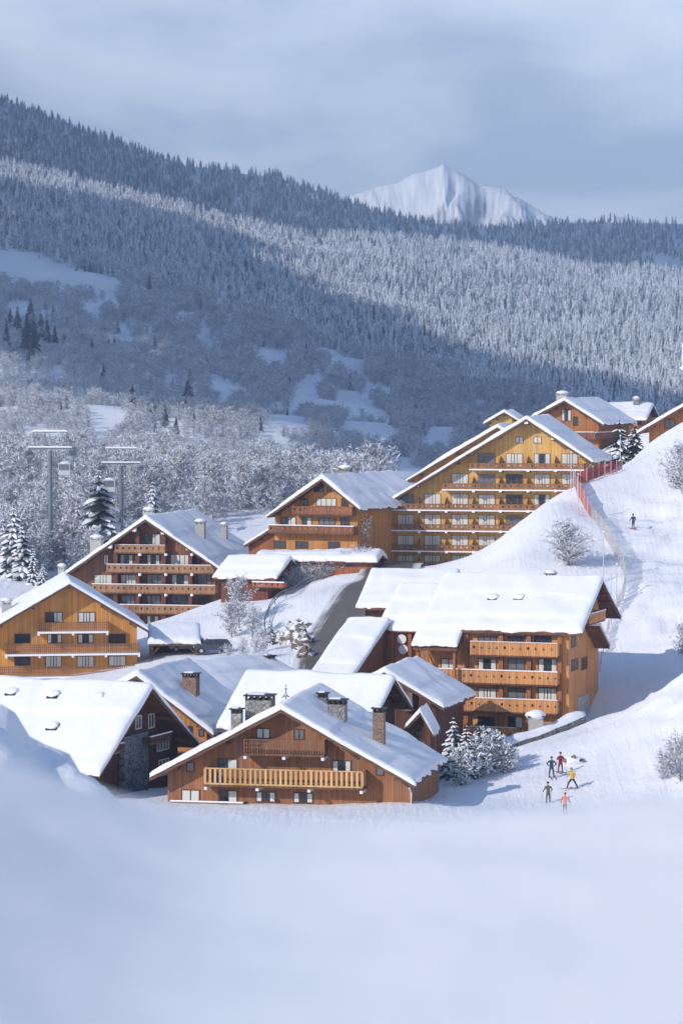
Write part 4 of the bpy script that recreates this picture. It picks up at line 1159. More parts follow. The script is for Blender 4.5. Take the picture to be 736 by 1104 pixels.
def far_conifer(seed, mat, layers=8, pts=9, rad=0.2):
    r = random.Random(seed); mb = MB()
    mb.tube([(0, 0, -0.1), (0, 0, 0.2)], [0.02, 0.018], 4, cap=False)
    for i in range(layers):
        t = i / layers
        z0 = 0.06 + 0.86 * t; R_ = rad * (1 - t) ** 0.85 + 0.02; hh = 0.22 * (1 - 0.4 * t)
        vs = [(r.uniform(-.01, .01), r.uniform(-.01, .01), z0 + hh)]
        n = pts * 2
        for k in range(n):
            th = 2 * math.pi * k / n + r.uniform(-.12, .12)
            q = R_ * (r.uniform(.8, 1.2) if k % 2 == 0 else r.uniform(.35, .55))
            vs.append((q * math.cos(th), q * math.sin(th), z0 + (r.uniform(-.03, .02) if k % 2 == 0 else r.uniform(.03, .07))))
        mb.add(vs, [(0, 1 + k, 1 + (k + 1) % n) for k in range(n)])
    return mb.mesh('conifer', mat)

FT = [frost_objs(s, n_branch=34, n_sub=7, n_twig=8, tw=0.0075, spread=sp, frost=fz) for s, sp, fz in ((1, .40, .76), (2, .46, .68), (3, .36, .80), (4, .42, .72))]
FT.append(frost_objs(9, n_branch=54, n_sub=8, n_twig=8, tw=0.006, spread=.46, frost=.74, clear=.05, round_=True))
SP = [spruce(s, wh, 10, rd, sn) for s, wh, rd, sn in ((11, 14, .23, .85), (12, 13, .26, .8), (13, 15, .19, .75), (14, 15, .25, .5))]
def put(kind, name, label, loc, h, cat='tree', group=None, rz=None, wide=1.0, k=None):
    t = thing(name, label, cat, loc, random.uniform(0, 6.28) if rz is None else rz, group)
    t.scale = (h * wide, h * wide, h)
    k = random.randrange(9) if k is None else k
    if kind == 'frost':
        a, b_ = FT[k % 4 if k < 90 else 4]; link('trunk', a, t); link('crown', b_, t)
    else:
        a, b_, c_ = SP[k % len(SP)]; link('trunk', a, t); link('foliage', b_, t); link('snowy_foliage', c_, t)
    return t
def at_px(px, py_top, py_base, D):
    """tree foot on the ground under px at distance D, height to reach py_top"""
    x = (px - CX) / F_PX * D; z = gz(x, D)
    return Vector((x, D, z - 0.1)), P(px, py_top, D).z - z
# named spruces around the village
for px, pt, D, wide, k, label in (
    (107, 501, 462, 1.3, 3, 'lone broad snow-laden spruce standing between the two ski lift pylons'),
    (15, 538, 440, 1.0, 0, 'tall snow-laden spruce at the left edge left of the first pylon'),
    (36, 586, 432, 1.0, 2, 'snow-covered spruce below the first pylon beside the left orange chalet'),
    (4, 552, 446, 1.0, 1, 'snow-laden spruce cut by the left edge behind its taller neighbour'),
    (489, 769, 259, 1.25, 0, 'taller white-dusted spruce right of the nearest brown chalet'),
    (503, 778, 258, 1.4, 2, 'narrower white-dusted spruce right of the pair by the nearest brown chalet'),
    (308, 733, 247, 0.9, 2, 'small spruce tip showing behind the ridge of the nearest brown chalet'),
    (291, 666, 334, 1.1, 1, 'small snow-covered spruce on the bank left of the road'),
    (667, 448, 402, 1.25, 3, 'dark spruce behind the red net at the top of the slope'),
    (684, 452, 402, 1.3, 3, 'second dark spruce, right one of the pair behind the red net'),
    (24, 560, 438, 1.1, 1, 'full snow-laden spruce behind the two at the left edge'), (46, 604, 428, 1.2, 0, 'small full spruce at the foot of the first pylon'), (84, 540, 475, 1.1, 2, 'slim spruce between the first pylon and the lone broad spruce'),
    (165, 512, 500, 0.9, 2, 'thin little spruce above the roof of the reddish brown apartment chalet')):
    p, h = at_px(px, pt, 0, D); put('spruce', 'spruce', label, p, h, wide=wide, k=k)
# frosted trees one can name
for px, pt, D, wide, k, label in (
    (258, 625, 347, 0.95, 0, 'frosted tree in front of the right wall of the reddish brown apartment chalet'),
    (250, 652, 343, 1.0, 1, 'low frosted tree beside the parked car'),
    (272, 655, 341, 1.1, 2, 'frosted tree below the small dark annex'),
    (613, 566, 335, 1.5, 99, 'round frosted tree on the snow slope behind the honey-coloured chalet'),
    (386, 556, 380, 0.9, 2, 'frosted tree at the corner of the middle orange chalet'),
    (730, 482, 362, 1.1, 99, 'bare frosted tree at the right edge above the skier'),
    (744, 492, 358, 1.1, 99, 'bare frosted tree cut by the right edge above the skier')):
    p, h = at_px(px, pt, 0, D); put('frost', 'frosted_tree', label, p, h, wide=wide, k=k)
# shrubs
SH = []
for s in (31, 32, 33):
    a, b_ = frost_tree(s, n_branch=34, n_sub=6, n_twig=6, tw=0.009, spread=0.62, clear=0.0, frost=0.72 if s != 33 else 0.55)
    SH.append((a.mesh('stems', M['twig']), b_.mesh('twigs', M['frost'])))
a, b_ = frost_tree(35, n_branch=60, n_sub=7, n_twig=7, tw=0.02, spread=0.5, clear=0.0, frost=0.86)
SH.append((a.mesh('stems', M['needle']), b_.mesh('twigs', M['frost'])))
def shrub(label, loc, h, wide, k, group=None):
    t = thing('shrub', label, 'shrub', loc, random.uniform(0, 6.28), group); t.scale = (h * wide, h * wide, h)
    link('stems', SH[k][0], t); link('twigs', SH[k][1], t)
for px, pt, D, wide, k, label in ((531, 792, 262, 1.15, 3, 'broad snow-laden bush right of the white-dusted spruces'), (515, 800, 258, 1.1, 3, 'low snow-laden bush between the spruces and the broad bush'),
                                  (546, 806, 259, 1.1, 3, 'small snow-laden bush at the right end by the stone wall'), (497, 812, 255, 1.0, 3, 'low snow-laden bush under the two white-dusted spruces')):
    p, h = at_px(px, pt, 0, D); shrub(label, p, max(h, 1.0), wide, k)
for px, pb, h, k, label in ((735, 706, 3.0, 2, 'bare twiggy bush at the right edge beside the shaded snow'), (733, 842, 3.6, 2, 'bare twiggy bush low at the right edge above the people'),
                            (714, 842, 2.2, 2, 'thin twiggy bush on the bank right of the people'), (724, 836, 2.4, 2, 'sparse twiggy bush between two bushes on the right bank')):
    shrub(label, on_ground(px, pb, 225, 360), h, .75, k)
for i in range(26):
    px = 296 + i * 4.3 + random.uniform(-2, 2); base = 646 - (i / 25) ** 0.75 * 38
    if i < 5: base = 640 - i
    p = on_ground(px, base, 300, 420)
    shrub('small snow-covered shrub in the row along the road bank', p, random.uniform(1.2, 2.4), random.uniform(.8, 1.2), i % 2, 'snowy shrubs along the road bank')
for px, py in ((246, 720), (262, 708), (277, 712), (284, 702)):
    p = on_ground(px, py, 290, 400); shrub('snow-covered bush below the road bank near the parked car', p, random.uniform(1.6, 3.0), random.uniform(.8, 1.2), random.randrange(2), 'snowy bushes below the road bank')

# frosted woodland left of the village: individual trees, largest first
n = 0
for i in range(900):
    px = random.uniform(-20, 405); D = random.uniform(440, 720)
    if px > 250 and D < 480: continue
    x = (px - CX) / F_PX * D; z = gz(x, D)
    h = random.uniform(6.5, 11) * (1.0 if D < 640 else 0.85)
    if px > 150 and D < 520: continue
    if 76 < px < 138 and D < 478: continue
    if (44 < px < 66 and D < 456) or (118 < px < 144 and D < 504): continue
    put('frost', 'frosted_tree', 'bare frosted tree in the woodland behind the left chalets', (x, D, z - 0.2), h, group='frosted trees in the left woodland', wide=random.uniform(.75, 1.1))
    n += 1
    if n >= 215: break
# conifers of the near slope that stand out
M['mid_dark'] = tree_mat('snowy_conifer', (0.03, 0.045, 0.055), (0.66, 0.68, 0.72), 0.3, 0.95, 4.0)
NC = [far_conifer(50 + s, M['mid_dark'], 10, 10, 0.2) for s in range(3)]
HC = [(203, 416, 457), (128, 419, 447), (143, 434, 463), (165, 441, 469), (178, 446, 474), (190, 455, 480), (112, 395, 420), (20, 330, 366), (34, 322, 372), (12, 334, 362), (45, 338, 376), (52, 345, 380), (30, 345, 390), (38, 360, 404),
      (448, 426, 446), (264, 400, 416), (436, 372, 392), (60, 352, 384), (8, 352, 386), (70, 360, 388), (100, 372, 394), (330, 372, 390)]
for px, pt, pb in HC:
    D = hill_D(px, pb); x, z = hill_surface(px, D); h = (pb - pt) / F_PX * D
    o = link('conifer', random.choice(NC)); o.location = (x, D, z - 0.3); o.scale = (h * 1.05, h * 1.05, h * 1.08); o.rotation_euler = (0, 0, random.uniform(0, 6))
    tag(o, 'snow-dusted conifer standing out of the shaded hillside scrub', 'tree', 'single conifers on the shaded hillside')

# far forest: one mass, instanced on points
TREELINE_X = [-200, 0, 60, 150, 250, 350, 450, 560, 650, 736, 950]
TREELINE_Y = [235, 268, 272, 304, 338, 378, 412, 436, 452, 470, 500]
CLEAR = [(40, 296, 70, 23), (95, 308, 40, 18), (10, 284, 36, 14), (150, 318, 14, 6), (262, 455, 34, 12), (375, 398, 20, 15), (355, 385, 14, 10), (330, 430, 30, 8), (385, 436, 26, 12), (420, 455, 26, 10),
         (175, 385, 14, 7), (715, 284, 22, 8), (300, 470, 30, 9), (220, 372, 10, 5), (400, 480, 30, 10), (455, 470, 18, 8), (95, 345, 16, 5), (245, 425, 24, 6)]
def clear(px, py):
    for a, b_, ra, rb in CLEAR:
        if ((px - a) / ra) ** 2 + ((py - b_ - 0.25 * (px - a)) / rb) ** 2 < 1 + 0.5 * noise.noise(Vector((px / 9, py / 9, 4))): return True
    return False
pts, rot, scl, knd = [], [], [], []
def add_pt(px, D, h, k, wide=1.0):
    x, z = hill_surface(px, D)
    pts.append((x, D, z - 0.3)); rot.append(random.uniform(0, 6.28)); scl.append((h * wide, h * wide, h)); knd.append(k)
for i in range(44000):
    px = random.uniform(-130, 866)
    top = float(np.interp(px, COLS, ROWS[8][1])); bot = float(np.interp(px, TREELINE_X, TREELINE_Y))
    py = random.uniform(top - 1, bot + 4)
    D = hill_D(px, py) * random.uniform(.985, 1.015)
    if D > 3880 or D < 800: continue
    if clear(px, py): continue
    h = D * random.uniform(.0026, .0056) * (1.0 if D < 2900 else 0.66) * (1 + 0.28 * noise.noise(Vector((px / 26, py / 11, 5))))
    if noise.noise(Vector((px / 17, py / 7, 8))) > 0.42: continue
    nz = noise.noise(Vector((px / 60, py / 25, 0)))
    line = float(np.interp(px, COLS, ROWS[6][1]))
    below_crest = py > line - 4  # crest trees above this line are mostly darker in colour, adding painted shade
    k = random.choice((0, 1)) if below_crest and random.random() < 0.86 + 0.2 * nz else random.choice((2, 3))
    if not below_crest and random.random() < 0.35: k = random.choice((0, 1))
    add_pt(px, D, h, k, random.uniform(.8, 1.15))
for i in range(13000):      # frosted scrub below the treeline
    px = random.uniform(-130, 800)
    a = float(np.interp(px, TREELINE_X, TREELINE_Y)); 
    py = random.uniform(a - 6, 505)
    D = hill_D(px, py)
    if D < 690 or clear(px, py): continue
    if noise.noise(Vector((px / 45 + 7, py / 18, 3))) < -0.22: continue
    if random.random() < 0.06: add_pt(px, D, D * random.uniform(.004, .0065), random.choice((2, 3)))
    else: add_pt(px, D, D * random.uniform(.0028, .0052), random.choice((4, 5)), random.uniform(1.0, 1.5))
for i in range(1500):    # dense understorey of the near woodland
    px = random.uniform(-40, 420); D = random.uniform(440, 735)
    if px > 150 and D < 505: continue
    if px > 250 and D < 530: continue
    if (48 < px < 62 and D < 456) or (122 < px < 140 and D < 504): continue
    x = (px - CX) / F_PX * D
    pts.append((x, D, gz(x, D) - 0.2)); rot.append(random.uniform(0, 6.28)); h = random.uniform(2.5, 6.5); wd = random.uniform(.9, 1.4); scl.append((h * wd, h * wd, h)); knd.append(random.choice((4, 5)))
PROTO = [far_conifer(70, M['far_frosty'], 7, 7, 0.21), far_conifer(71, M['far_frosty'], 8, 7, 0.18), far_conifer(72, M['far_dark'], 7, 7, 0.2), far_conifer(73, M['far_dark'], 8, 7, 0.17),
         merged_mesh(80, n_branch=20, n_sub=5, n_twig=6, tw=0.016, spread=0.5, frost=.56), merged_mesh(81, n_branch=18, n_sub=5, n_twig=6, tw=0.017, spread=0.44, frost=.5)]
me = bpy.data.meshes.new('forest'); me.from_pydata(pts, [], [])
def attr(nm, ty, key, data):
    at = me.attributes.new(nm, ty, 'POINT'); at.data.foreach_set(key, np.array(data, dtype=np.int32 if ty == 'INT' else np.float32).ravel())
attr('kind_id', 'INT', 'value', knd); attr('spin', 'FLOAT', 'value', rot); attr('size', 'FLOAT_VECTOR', 'vector', scl)
forest = link('forest', me)
ng = bpy.data.node_groups.new('forest_scatter', 'GeometryNodeTree')
ng.interface.new_socket('Geometry', in_out='INPUT', socket_type='NodeSocketGeometry'); ng.interface.new_socket('Geometry', in_out='OUTPUT', socket_type='NodeSocketGeometry')
gi = ng.nodes.new('NodeGroupInput'); go = ng.nodes.new('NodeGroupOutput'); jn = ng.nodes.new('GeometryNodeJoinGeometry')
def named(nm, ty):
    q = ng.nodes.new('GeometryNodeInputNamedAttribute'); q.data_type = ty; q.inputs[0].default_value = nm; return q.outputs[0]
ak, asz, asp = named('kind_id', 'INT'), named('size', 'FLOAT_VECTOR'), named('spin', 'FLOAT')
cx = ng.nodes.new('ShaderNodeCombineXYZ'); ng.links.new(asp, cx.inputs[2])
for i, pm in enumerate(PROTO):
    po = bpy.data.objects.new('forest_tree_source', pm)
    oi = ng.nodes.new('GeometryNodeObjectInfo'); oi.inputs[0].default_value = po
    cp = ng.nodes.new('FunctionNodeCompare'); cp.data_type = 'INT'; cp.operation = 'EQUAL'
    ng.links.new(ak, cp.inputs[2]); cp.inputs[3].default_value = i
    ip = ng.nodes.new('GeometryNodeInstanceOnPoints')
    ng.links.new(gi.outputs[0], ip.inputs['Points']); ng.links.new(cp.outputs[0], ip.inputs['Selection']); ng.links.new(oi.outputs['Geometry'], ip.inputs['Instance'])
    ng.links.new(cx.outputs[0], ip.inputs['Rotation']); ng.links.new(asz, ip.inputs['Scale'])
    ng.links.new(ip.outputs[0], jn.inputs[0])
ng.links.new(jn.outputs[0], go.inputs[0])
md = forest.modifiers.new('scatter', 'NODES'); md.node_group = ng
tag(forest, 'far-off snow-covered conifer forest covering the hillside', None, None, 'stuff')

# ============================================================ people
def figure_mesh(joints, bones, mats, matfn, root=0):
    me = bpy.data.meshes.new('skeleton')
    me.from_pydata([j[0] for j in joints], bones, [])
    o = bpy.data.objects.new('skeleton', me); COL.objects.link(o)
    sk = o.modifiers.new('skin', 'SKIN'); sk.use_smooth_shade = True; sk.branch_smoothing = 0.3
    ss = o.modifiers.new('sub', 'SUBSURF'); ss.levels = 2; ss.render_levels = 2
    for i, j in enumerate(joints):
        v = me.skin_vertices[0].data[i]; v.radius = j[1] if isinstance(j[1], tuple) else (j[1], j[1]); v.use_root = (i == root)
    dg = bpy.context.evaluated_depsgraph_get(); dg.update()
    r = bpy.data.meshes.new_from_object(o.evaluated_get(dg))
    bpy.data.objects.remove(o); r.name = 'person'
    r.materials.clear()
    for m in mats: r.materials.append(m)
    for p in r.polygons: p.material_index = matfn(p.center); p.use_smooth = True
    return r
SKIN = flat('skin', (0.50, 0.30, 0.22), 0.6); BOOT = flat('ski_boot', (0.06, 0.06, 0.07), 0.5); SKI = flat('ski', (0.25, 0.06, 0.05), 0.4)
def person(label, px, py, jacket, trousers, hat, face=180, pose='stand', skis=True, poles=True, scale=1.0):
    p = on_ground(px, py, 225, 380)
    jm = flat('jacket', jacket, 0.8); tm = flat('trousers', trousers, 0.8); hm = flat('hat', hat, 0.8)
    st = 0.30 if pose == 'stride' else 0.13 if pose == 'stand' else 0.2
    fw = 0.34 if pose == 'stride' else 0.0
    bend = 0.12 if pose in ('stride', 'walk') else 0.02
    if pose == 'walk': fw = 0.22
    # y = facing direction (forward = -y)
    hips = 0.90
    J = [((0, 0, hips), (.17, .13)), ((0, -bend * .3, 1.10), (.155, .115)), ((0, -bend * .7, 1.34), (.19, .125)), ((0, -bend, 1.47), (.09, .09)), ((0, -bend - .02, 1.53), (.062, .062)), ((0, -bend - .03, 1.66), (.10, .115)), ((0, -bend - .03, 1.75), (.075, .085))]
    Bn = [(0, 1), (1, 2), (2, 3), (3, 4), (4, 5), (5, 6)]
    for s in (-1, 1):
        o = len(J)
        f = -fw if s < 0 else fw
        J += [((s * .11, -.01, hips - .12), (.105, .105)), ((s * st * .8, f * .5 - .05, .48), (.075, .08)), ((s * st, f, .12), (.055, .06)), ((s * st, f, .05), (.05, .06)), ((s * st * 1.05, f - .17, .05), (.045, .04))]
        Bn += [(0, o), (o, o + 1), (o + 1, o + 2), (o + 2, o + 3), (o + 3, o + 4)]
        a = len(J)
        if pose == 'hips': el, wr, hd = (s * .42, .06, 1.14), (s * .24, -.08, .98), (s * .18, -.1, .95)
        elif pose == 'folded': el, wr, hd = (s * .34, -.06, 1.15), (s * .10, -.24, 1.22), (s * .02, -.25, 1.24)
        else: el, wr, hd = (s * .34, -bend * .4 + .02, 1.14), (s * .36, -bend - .18, .98), (s * .36, -bend - .24, .94)
        J += [((s * .21, -bend * .7, 1.40), (.082, .082)), (el, (.06, .06)), (wr, (.045, .045)), (hd, (.045, .035))]
        Bn += [(2, a), (a, a + 1), (a + 1, a + 2), (a + 2, a + 3)]
        hx = Vector(hd)
        for q, ang in enumerate((-.6, -.2, .2, .6)):    # fingers and thumb of the glove
            k = len(J); tip = hx + Vector((ang * .05, -.05, -.05 + .006 * q)); J.append((tuple(tip), (.012, .012))); Bn.append((a + 3, k))
        k = len(J); J.append((tuple(hx + Vector((-s * .05, -.02, .01))), (.013, .013))); Bn.append((a + 3, k))
    def mf(c):
        if c.z > 1.52: return 3
        if c.z < 0.13: return 2
        if c.z > 0.86: return 0
        return 1
    me = figure_mesh(J, Bn, [jm, tm, BOOT, SKIN], mf)
    o = link('person', me); o.location = p; o.rotation_euler = (0, 0, R(face)); o.scale = (scale,) * 3
    tag(o, label, 'person')
    hd = MB(); hd.blob((0, -bend - .02, 1.74), (.115, .13, .095), px, .05, 12, 8); hd.tube([(0, -bend - .02, 1.69), (0, -bend - .02, 1.72)], [.118, .12], 12)
    hd.build('hat', hm, o, smooth=True)
    fm = MB(); fm.blob((0, -bend - .15, 1.64), (.016, .022, .022), 1, 0, 6, 5)
    for s in (-1, 1): fm.blob((s * .04, -bend - .135, 1.672), (.014, .01, .01), 1, 0, 6, 4)
    fm.box(-.025, .025, -bend - .142, -bend - .12, 1.592, 1.602)
    fm.build('face', SKIN, o)
    if skis:
        for s in (-1, 1):
            f = -fw if s < 0 else fw
            q = MB(); x = s * st * 1.03
            q.add([(x - .05, f + .75, .0), (x + .05, f + .75, .0), (x + .05, f - .75, 0), (x - .05, f - .75, 0), (x + .03, f - .92, .09), (x - .03, f - .92, .09),
                   (x - .05, f + .75, .035), (x + .05, f + .75, .035), (x + .05, f - .75, .035), (x - .05, f - .75, .035), (x + .03, f - .92, .11), (x - .03, f - .92, .11)],
                  [(0, 1, 2, 3), (3, 2, 4, 5), (9, 8, 7, 6), (11, 10, 8, 9), (0, 6, 7, 1), (1, 7, 8, 2), (2, 8, 10, 4), (4, 10, 11, 5), (5, 11, 9, 3), (3, 9, 6, 0)])
            q.build('ski', SKI, o)
    if poles:
        for s in (-1, 1):
            hd = J[7 + (14 if s > 0 else 0) + 5 + 3][0] if pose not in ('hips', 'folded') else (s * .4, -.1, .95)
            q = MB(); q.tube([Vector(hd) + Vector((0, 0, .12)), (hd[0] * 1.25, hd[1] + .35 if pose == 'stride' else hd[1] - .05, .02)], .009, 5); q.build('ski_pole', BOOT, o)
    return o
person('person in dark navy jacket standing with hands on hips beside the one in red', 594, 838.5, (0.035, 0.055, 0.085), (0.04, 0.05, 0.09), (0.05, 0.05, 0.07), 175, 'hips')
person('person in dark red ski suit standing with folded arms', 603.5, 833, (0.28, 0.03, 0.06), (0.20, 0.03, 0.05), (0.06, 0.04, 0.05), 20, 'folded')
person('person in yellow jacket and black trousers gliding on skis with legs apart', 616.5, 850.5, (0.60, 0.36, 0.05), (0.04, 0.035, 0.045), (0.35, 0.22, 0.06), -40, 'stride')
person('person in olive jacket walking away, feet lost behind the near snow', 590.5, 866, (0.14, 0.13, 0.085), (0.12, 0.12, 0.12), (0.06, 0.055, 0.05), 190, 'walk', skis=False)
person('person in salmon pink jacket, lowest of the group, half hidden by near snow', 608.5, 878, (0.62, 0.20, 0.15), (0.10, 0.08, 0.09), (0.35, 0.10, 0.08), 160, 'stand')
person('person in dark blue jacket alone high on the piste', 682, 571, (0.05, 0.065, 0.12), (0.05, 0.05, 0.08), (0.04, 0.04, 0.06), 200, 'stand')
# small heap of snow and stones beside the people
p = on_ground(617, 822, 230, 320)
t = thing('snow_heap', 'small snow-covered heap of dark stones right of the person in red', 'heap', p)
m = MB(); m.blob((0, 0, 0.05), (0.9, 0.6, 0.45), 3, 0.5, 14, 8); m.build('snow_cap', M['snow'], t, smooth=True)
for i, (x, z) in enumerate(((0.05, 0.5), (-0.75, 0.2), (0.8, 0.22))):
    m = MB(); m.blob((x, -0.35, z), (0.26, 0.22, 0.17), i + 8, 0.6, 9, 6); m.build('stone', M['rock'], t)

# ============================================================ nets, poles, pylons
def net_mat(name, rgb, alpha):
    m, nt, b, out = nmat(name); b.inputs['Base Color'].default_value = (*rgb, 1); b.inputs['Roughness'].default_value = 0.9
    tcn = N(nt, 'ShaderNodeTexCoord'); nz = N(nt, 'ShaderNodeTexNoise', i_Scale=0.8, i_Detail=3.0); L(nt, tcn.outputs['Object'], nz.inputs['Vector'])
    mr = N(nt, 'ShaderNodeMapRange'); mr.inputs[1].default_value = .3; mr.inputs[2].default_value = .7; mr.inputs[3].default_value = alpha - .2; mr.inputs[4].default_value = min(1, alpha + .2); L(nt, nz.outputs[0], mr.inputs[0])
    L(nt, mr.outputs[0], b.inputs['Alpha'])
    return m
def fence(name, label, pxs, hts, mat, polemat, gap=2, pole_h=1.15, d0=290, d1=420):
    g = [on_ground(a, b_, d0, d1) for a, b_ in pxs]
    o = thing(name, label, 'net', g[0])
    dense = []; hh = []
    for i in range(len(g) - 1):
        for k in range(8):
            t = k / 8; p = g[i].lerp(g[i + 1], t); p.z = gz(p.x, p.y); dense.append(p); hh.append(hts[i] * (1 - t) + hts[i + 1] * t)
    dense.append(g[-1]); hh.append(hts[-1])
    mb = MB(); vs = []
    for i, (p, h) in enumerate(zip(dense, hh)):
        q = p - g[0]; sag = 0.12 * abs(math.sin(i * math.pi / 8 * 1.0)); wob = Vector((noise.noise(p * .5) * .15, noise.noise(p * .5 + Vector((9, 0, 0))) * .15, 0))
        for f in (0, .35, .7, 1): vs.append(q + wob * f + Vector((0, 0, 0.1 + (h - sag) * f)))
    fs = [(i * 4 + k, i * 4 + 4 + k, i * 4 + 5 + k, i * 4 + 1 + k) for i in range(len(dense) - 1) for k in range(3)]
    mb.add(vs, fs); mb.build('net', mat, o, smooth=True)
    for i in range(0, len(dense), 8 // gap if gap > 1 else 8):
        q = dense[i] - g[0]; m = MB(); m.tube([q + Vector((0, 0, -.3)), q + Vector((0, 0, hh[i] * pole_h))], .05, 5); m.build('pole', polemat, o)
    return o
fence('safety_net', 'red safety net along the top of the piste by the big hotel', [(670, 507), (658, 512), (645, 516), (632, 521), (618, 525)], [1.2, 1.6, 1.7, 1.7, 1.7], net_mat('red_net', (0.33, 0.035, 0.045), .8), M['palesteel'])
fence('safety_net', 'orange-red safety net turning down the slope from the corner pole', [(617.5, 525), (622, 536), (629, 548), (637, 559)], [1.9, 2.1, 1.9, 1.3], net_mat('orange_net', (0.50, 0.12, 0.08), .8), M['palesteel'])
fence('safety_net', 'faded beige net curving down the edge of the piste', [(637, 559), (648, 576), (658, 592), (666, 608), (672, 622), (674, 636), (671, 648), (664, 660)], [1.4, 1.8, 2.0, 2.0, 1.9, 1.8, 1.6, 1.4], net_mat('beige_net', (0.50, 0.38, 0.32), .42), M['palesteel'])
fence('safety_net', 'pale pink net beside the gable of the honey-coloured chalet', [(662, 664), (655, 684), (650, 704), (646, 724)], [1.2, 1.2, 1.2, 1.0], net_mat('pink_net', (0.62, 0.42, 0.40), .45), M['palesteel'])
for px, pb, pt, label in ((615, 530, 488, 'tall thin pole at the corner of the red net'), (622.5, 556, 512, 'thin grey pole beside the orange-red net'), (650, 628, 575, 'thin grey pole between round frosted tree and beige net'),
                          (664, 650, 610, 'thin grey pole beside the beige net above the chalet gable'), (658, 655, 618, 'second thin grey pole above the chalet gable'), (668, 505, 470, 'slim lamp pole at the upper end of the red net')):
    p = on_ground(px, pb, 290, 420); h = (pb - pt) / F_PX * p.y
    t = thing('marker_pole', label, 'pole', p); m = MB(); m.tube([(0, 0, -.4), (0, 0, h)], [.07, .05], 6); m.build('shaft', M['palesteel'], t)
    m = MB(); m.bbox(-.09, .09, -.09, .09, h, h + .14, .04); m.build('snow_cap', M['snow'], t)

def pylon(label, px, py_arm, py_base, D, aw):
    base = P(px, py_base, D); g = gz(base.x, D); base.z = g
    h = P(px, py_arm, D).z - g
    t = thing('lift_pylon', label, 'pylon', base, R(-6))
    m = MB(); m.tube([(0, 0, -1), (0, 0, h * .5), (0, 0, h)], [.42, .36, .3], 12); m.build('mast', M['steel'], t)
    m = MB()
    m.box(-aw, aw, -.2, .2, h + .2, h + .5)
    m.build('crossarm', M['steel'], t)
    m = MB()     # working frame above the arm
    fw, fh = aw * .78, 2.9
    for x in (-fw, fw): m.tube([(x * .92, 0, h + .5), (x, 0, h + fh)], .06, 6)
    m.tube([(-fw, 0, h + fh), (fw, 0, h + fh)], .07, 6); m.tube([(-fw * .3, 0, h + .5), (-fw * .3, 0, h + fh)], .07, 6)
    m.build('lifting_frame', M['steel'], t)
    m = MB(); m.bbox(-aw - .05, aw + .05, -.3, .3, h + .502, h + .72, .1); m.build('snow_line', M['snow'], t)
    m = MB(); m.bbox(-fw - .05, fw + .05, -.12, .12, h + fh + .1, h + fh + .32, .06); m.build('snow_line', M['snow'], t)
    for s in (-1, 1):
        m = MB()
        m.box(s * aw - .12, s * aw + .12, -2.4, 2.4, h - .45, h - .1)
        for k in range(8):
            y = -2.2 + k * .63; m.tube([(s * aw - .16, y, h - .5), (s * aw + .16, y, h - .5)], .24, 10)
        m.box(s * aw - .45, s * aw + .45, -2.6, 2.6, h - .02, h + .05)
        m.build('sheave_train', M['steel'], t)
    m = MB()
    m.tube([(.55, -.4, 0), (.5, -.4, h)], .045, 5); m.tube([(.95, -.4, 0), (.9, -.4, h)], .045, 5)
    for k in range(int(h / .9)): m.tube([(.53, -.4, k * .9 + .4), (.93, -.4, k * .9 + .4)], .03, 4)
    m.build('ladder', M['steel'], t)
    return t, Vector((base.x, D, g + h))
t1, top1 = pylon('taller ski lift pylon with T-shaped head left of the lone spruce', 55, 486, 622, 452, 3.4)
t2, top2 = pylon('shorter ski lift pylon right of the lone spruce, behind the brown roof', 131, 502, 600, 500, 3.4)
cab = []
for s in (-1, 1):
    a = top1 + Vector((s * 3.4, 0, -.22)); b_ = top2 + Vector((s * 3.4, 0, -.22))
    pre = a + (a - b_) * 2.2 + Vector((0, 0, -8)); post = b_ + (b_ - a) * 3.0 + Vector((0, 0, 22))
    L_ = []
    for (p, q, sg) in ((pre, a, 2.0), (a, b_, 1.2), (b_, post, 4.0)):
        for k in range(12):
            u = k / 12; r_ = p.lerp(q, u); r_.z -= sg * 4 * u * (1 - u); L_.append(r_)
    L_.append(post); cab.append(L_)
    m = MB(); m.tube(L_, .035, 5)
    tag(m.build('lift_cable', M['steel']), 'thin %s steel cable over the ski lift pylons' % ('left' if s < 0 else 'right'), 'cable')
def gondola(label, px, py, D):
    p = P(px, py, D); t = thing('gondola', label, 'cable car', p, R(-8))
    m = MB(); m.bbox(-.95, .95, -.95, .95, .0, .75, .05); m.box(-1.0, 1.0, -1.0, 1.0, .7, .78); m.build('body', M['palesteel'], t)
    m = MB(); m.box(-.93, .93, -.93, .93, .782, 1.75); m.build('window', M['glassdim'], t)
    m = MB()
    for x in (-.93, .93):
        for y in (-.93, .93): m.box(x - .06, x + .06, y - .06, y + .06, .782, 1.78)
    m.bbox(-1.0, 1.0, -1.0, 1.0, 1.78, 1.98, .12); m.build('roof', M['palesteel'], t)
    m = MB(); m.blob((0, 0, 1.99), (.95, .95, .25), 4, .15, 12, 6); m.build('snow_cap', M['snow'], t, smooth=True)
    m = MB(); m.tube([(0, 0, 1.98), (0, .25, 2.6), (0, .25, 3.6)], .07, 6); m.build('hanger', M['steel'], t)
gondola('ski lift gondola with snowy roof hanging right of the taller pylon', 71, 512, 480)
gondola('ski lift gondola hanging beside the shorter pylon in front of the spruce', 119, 530, 466)

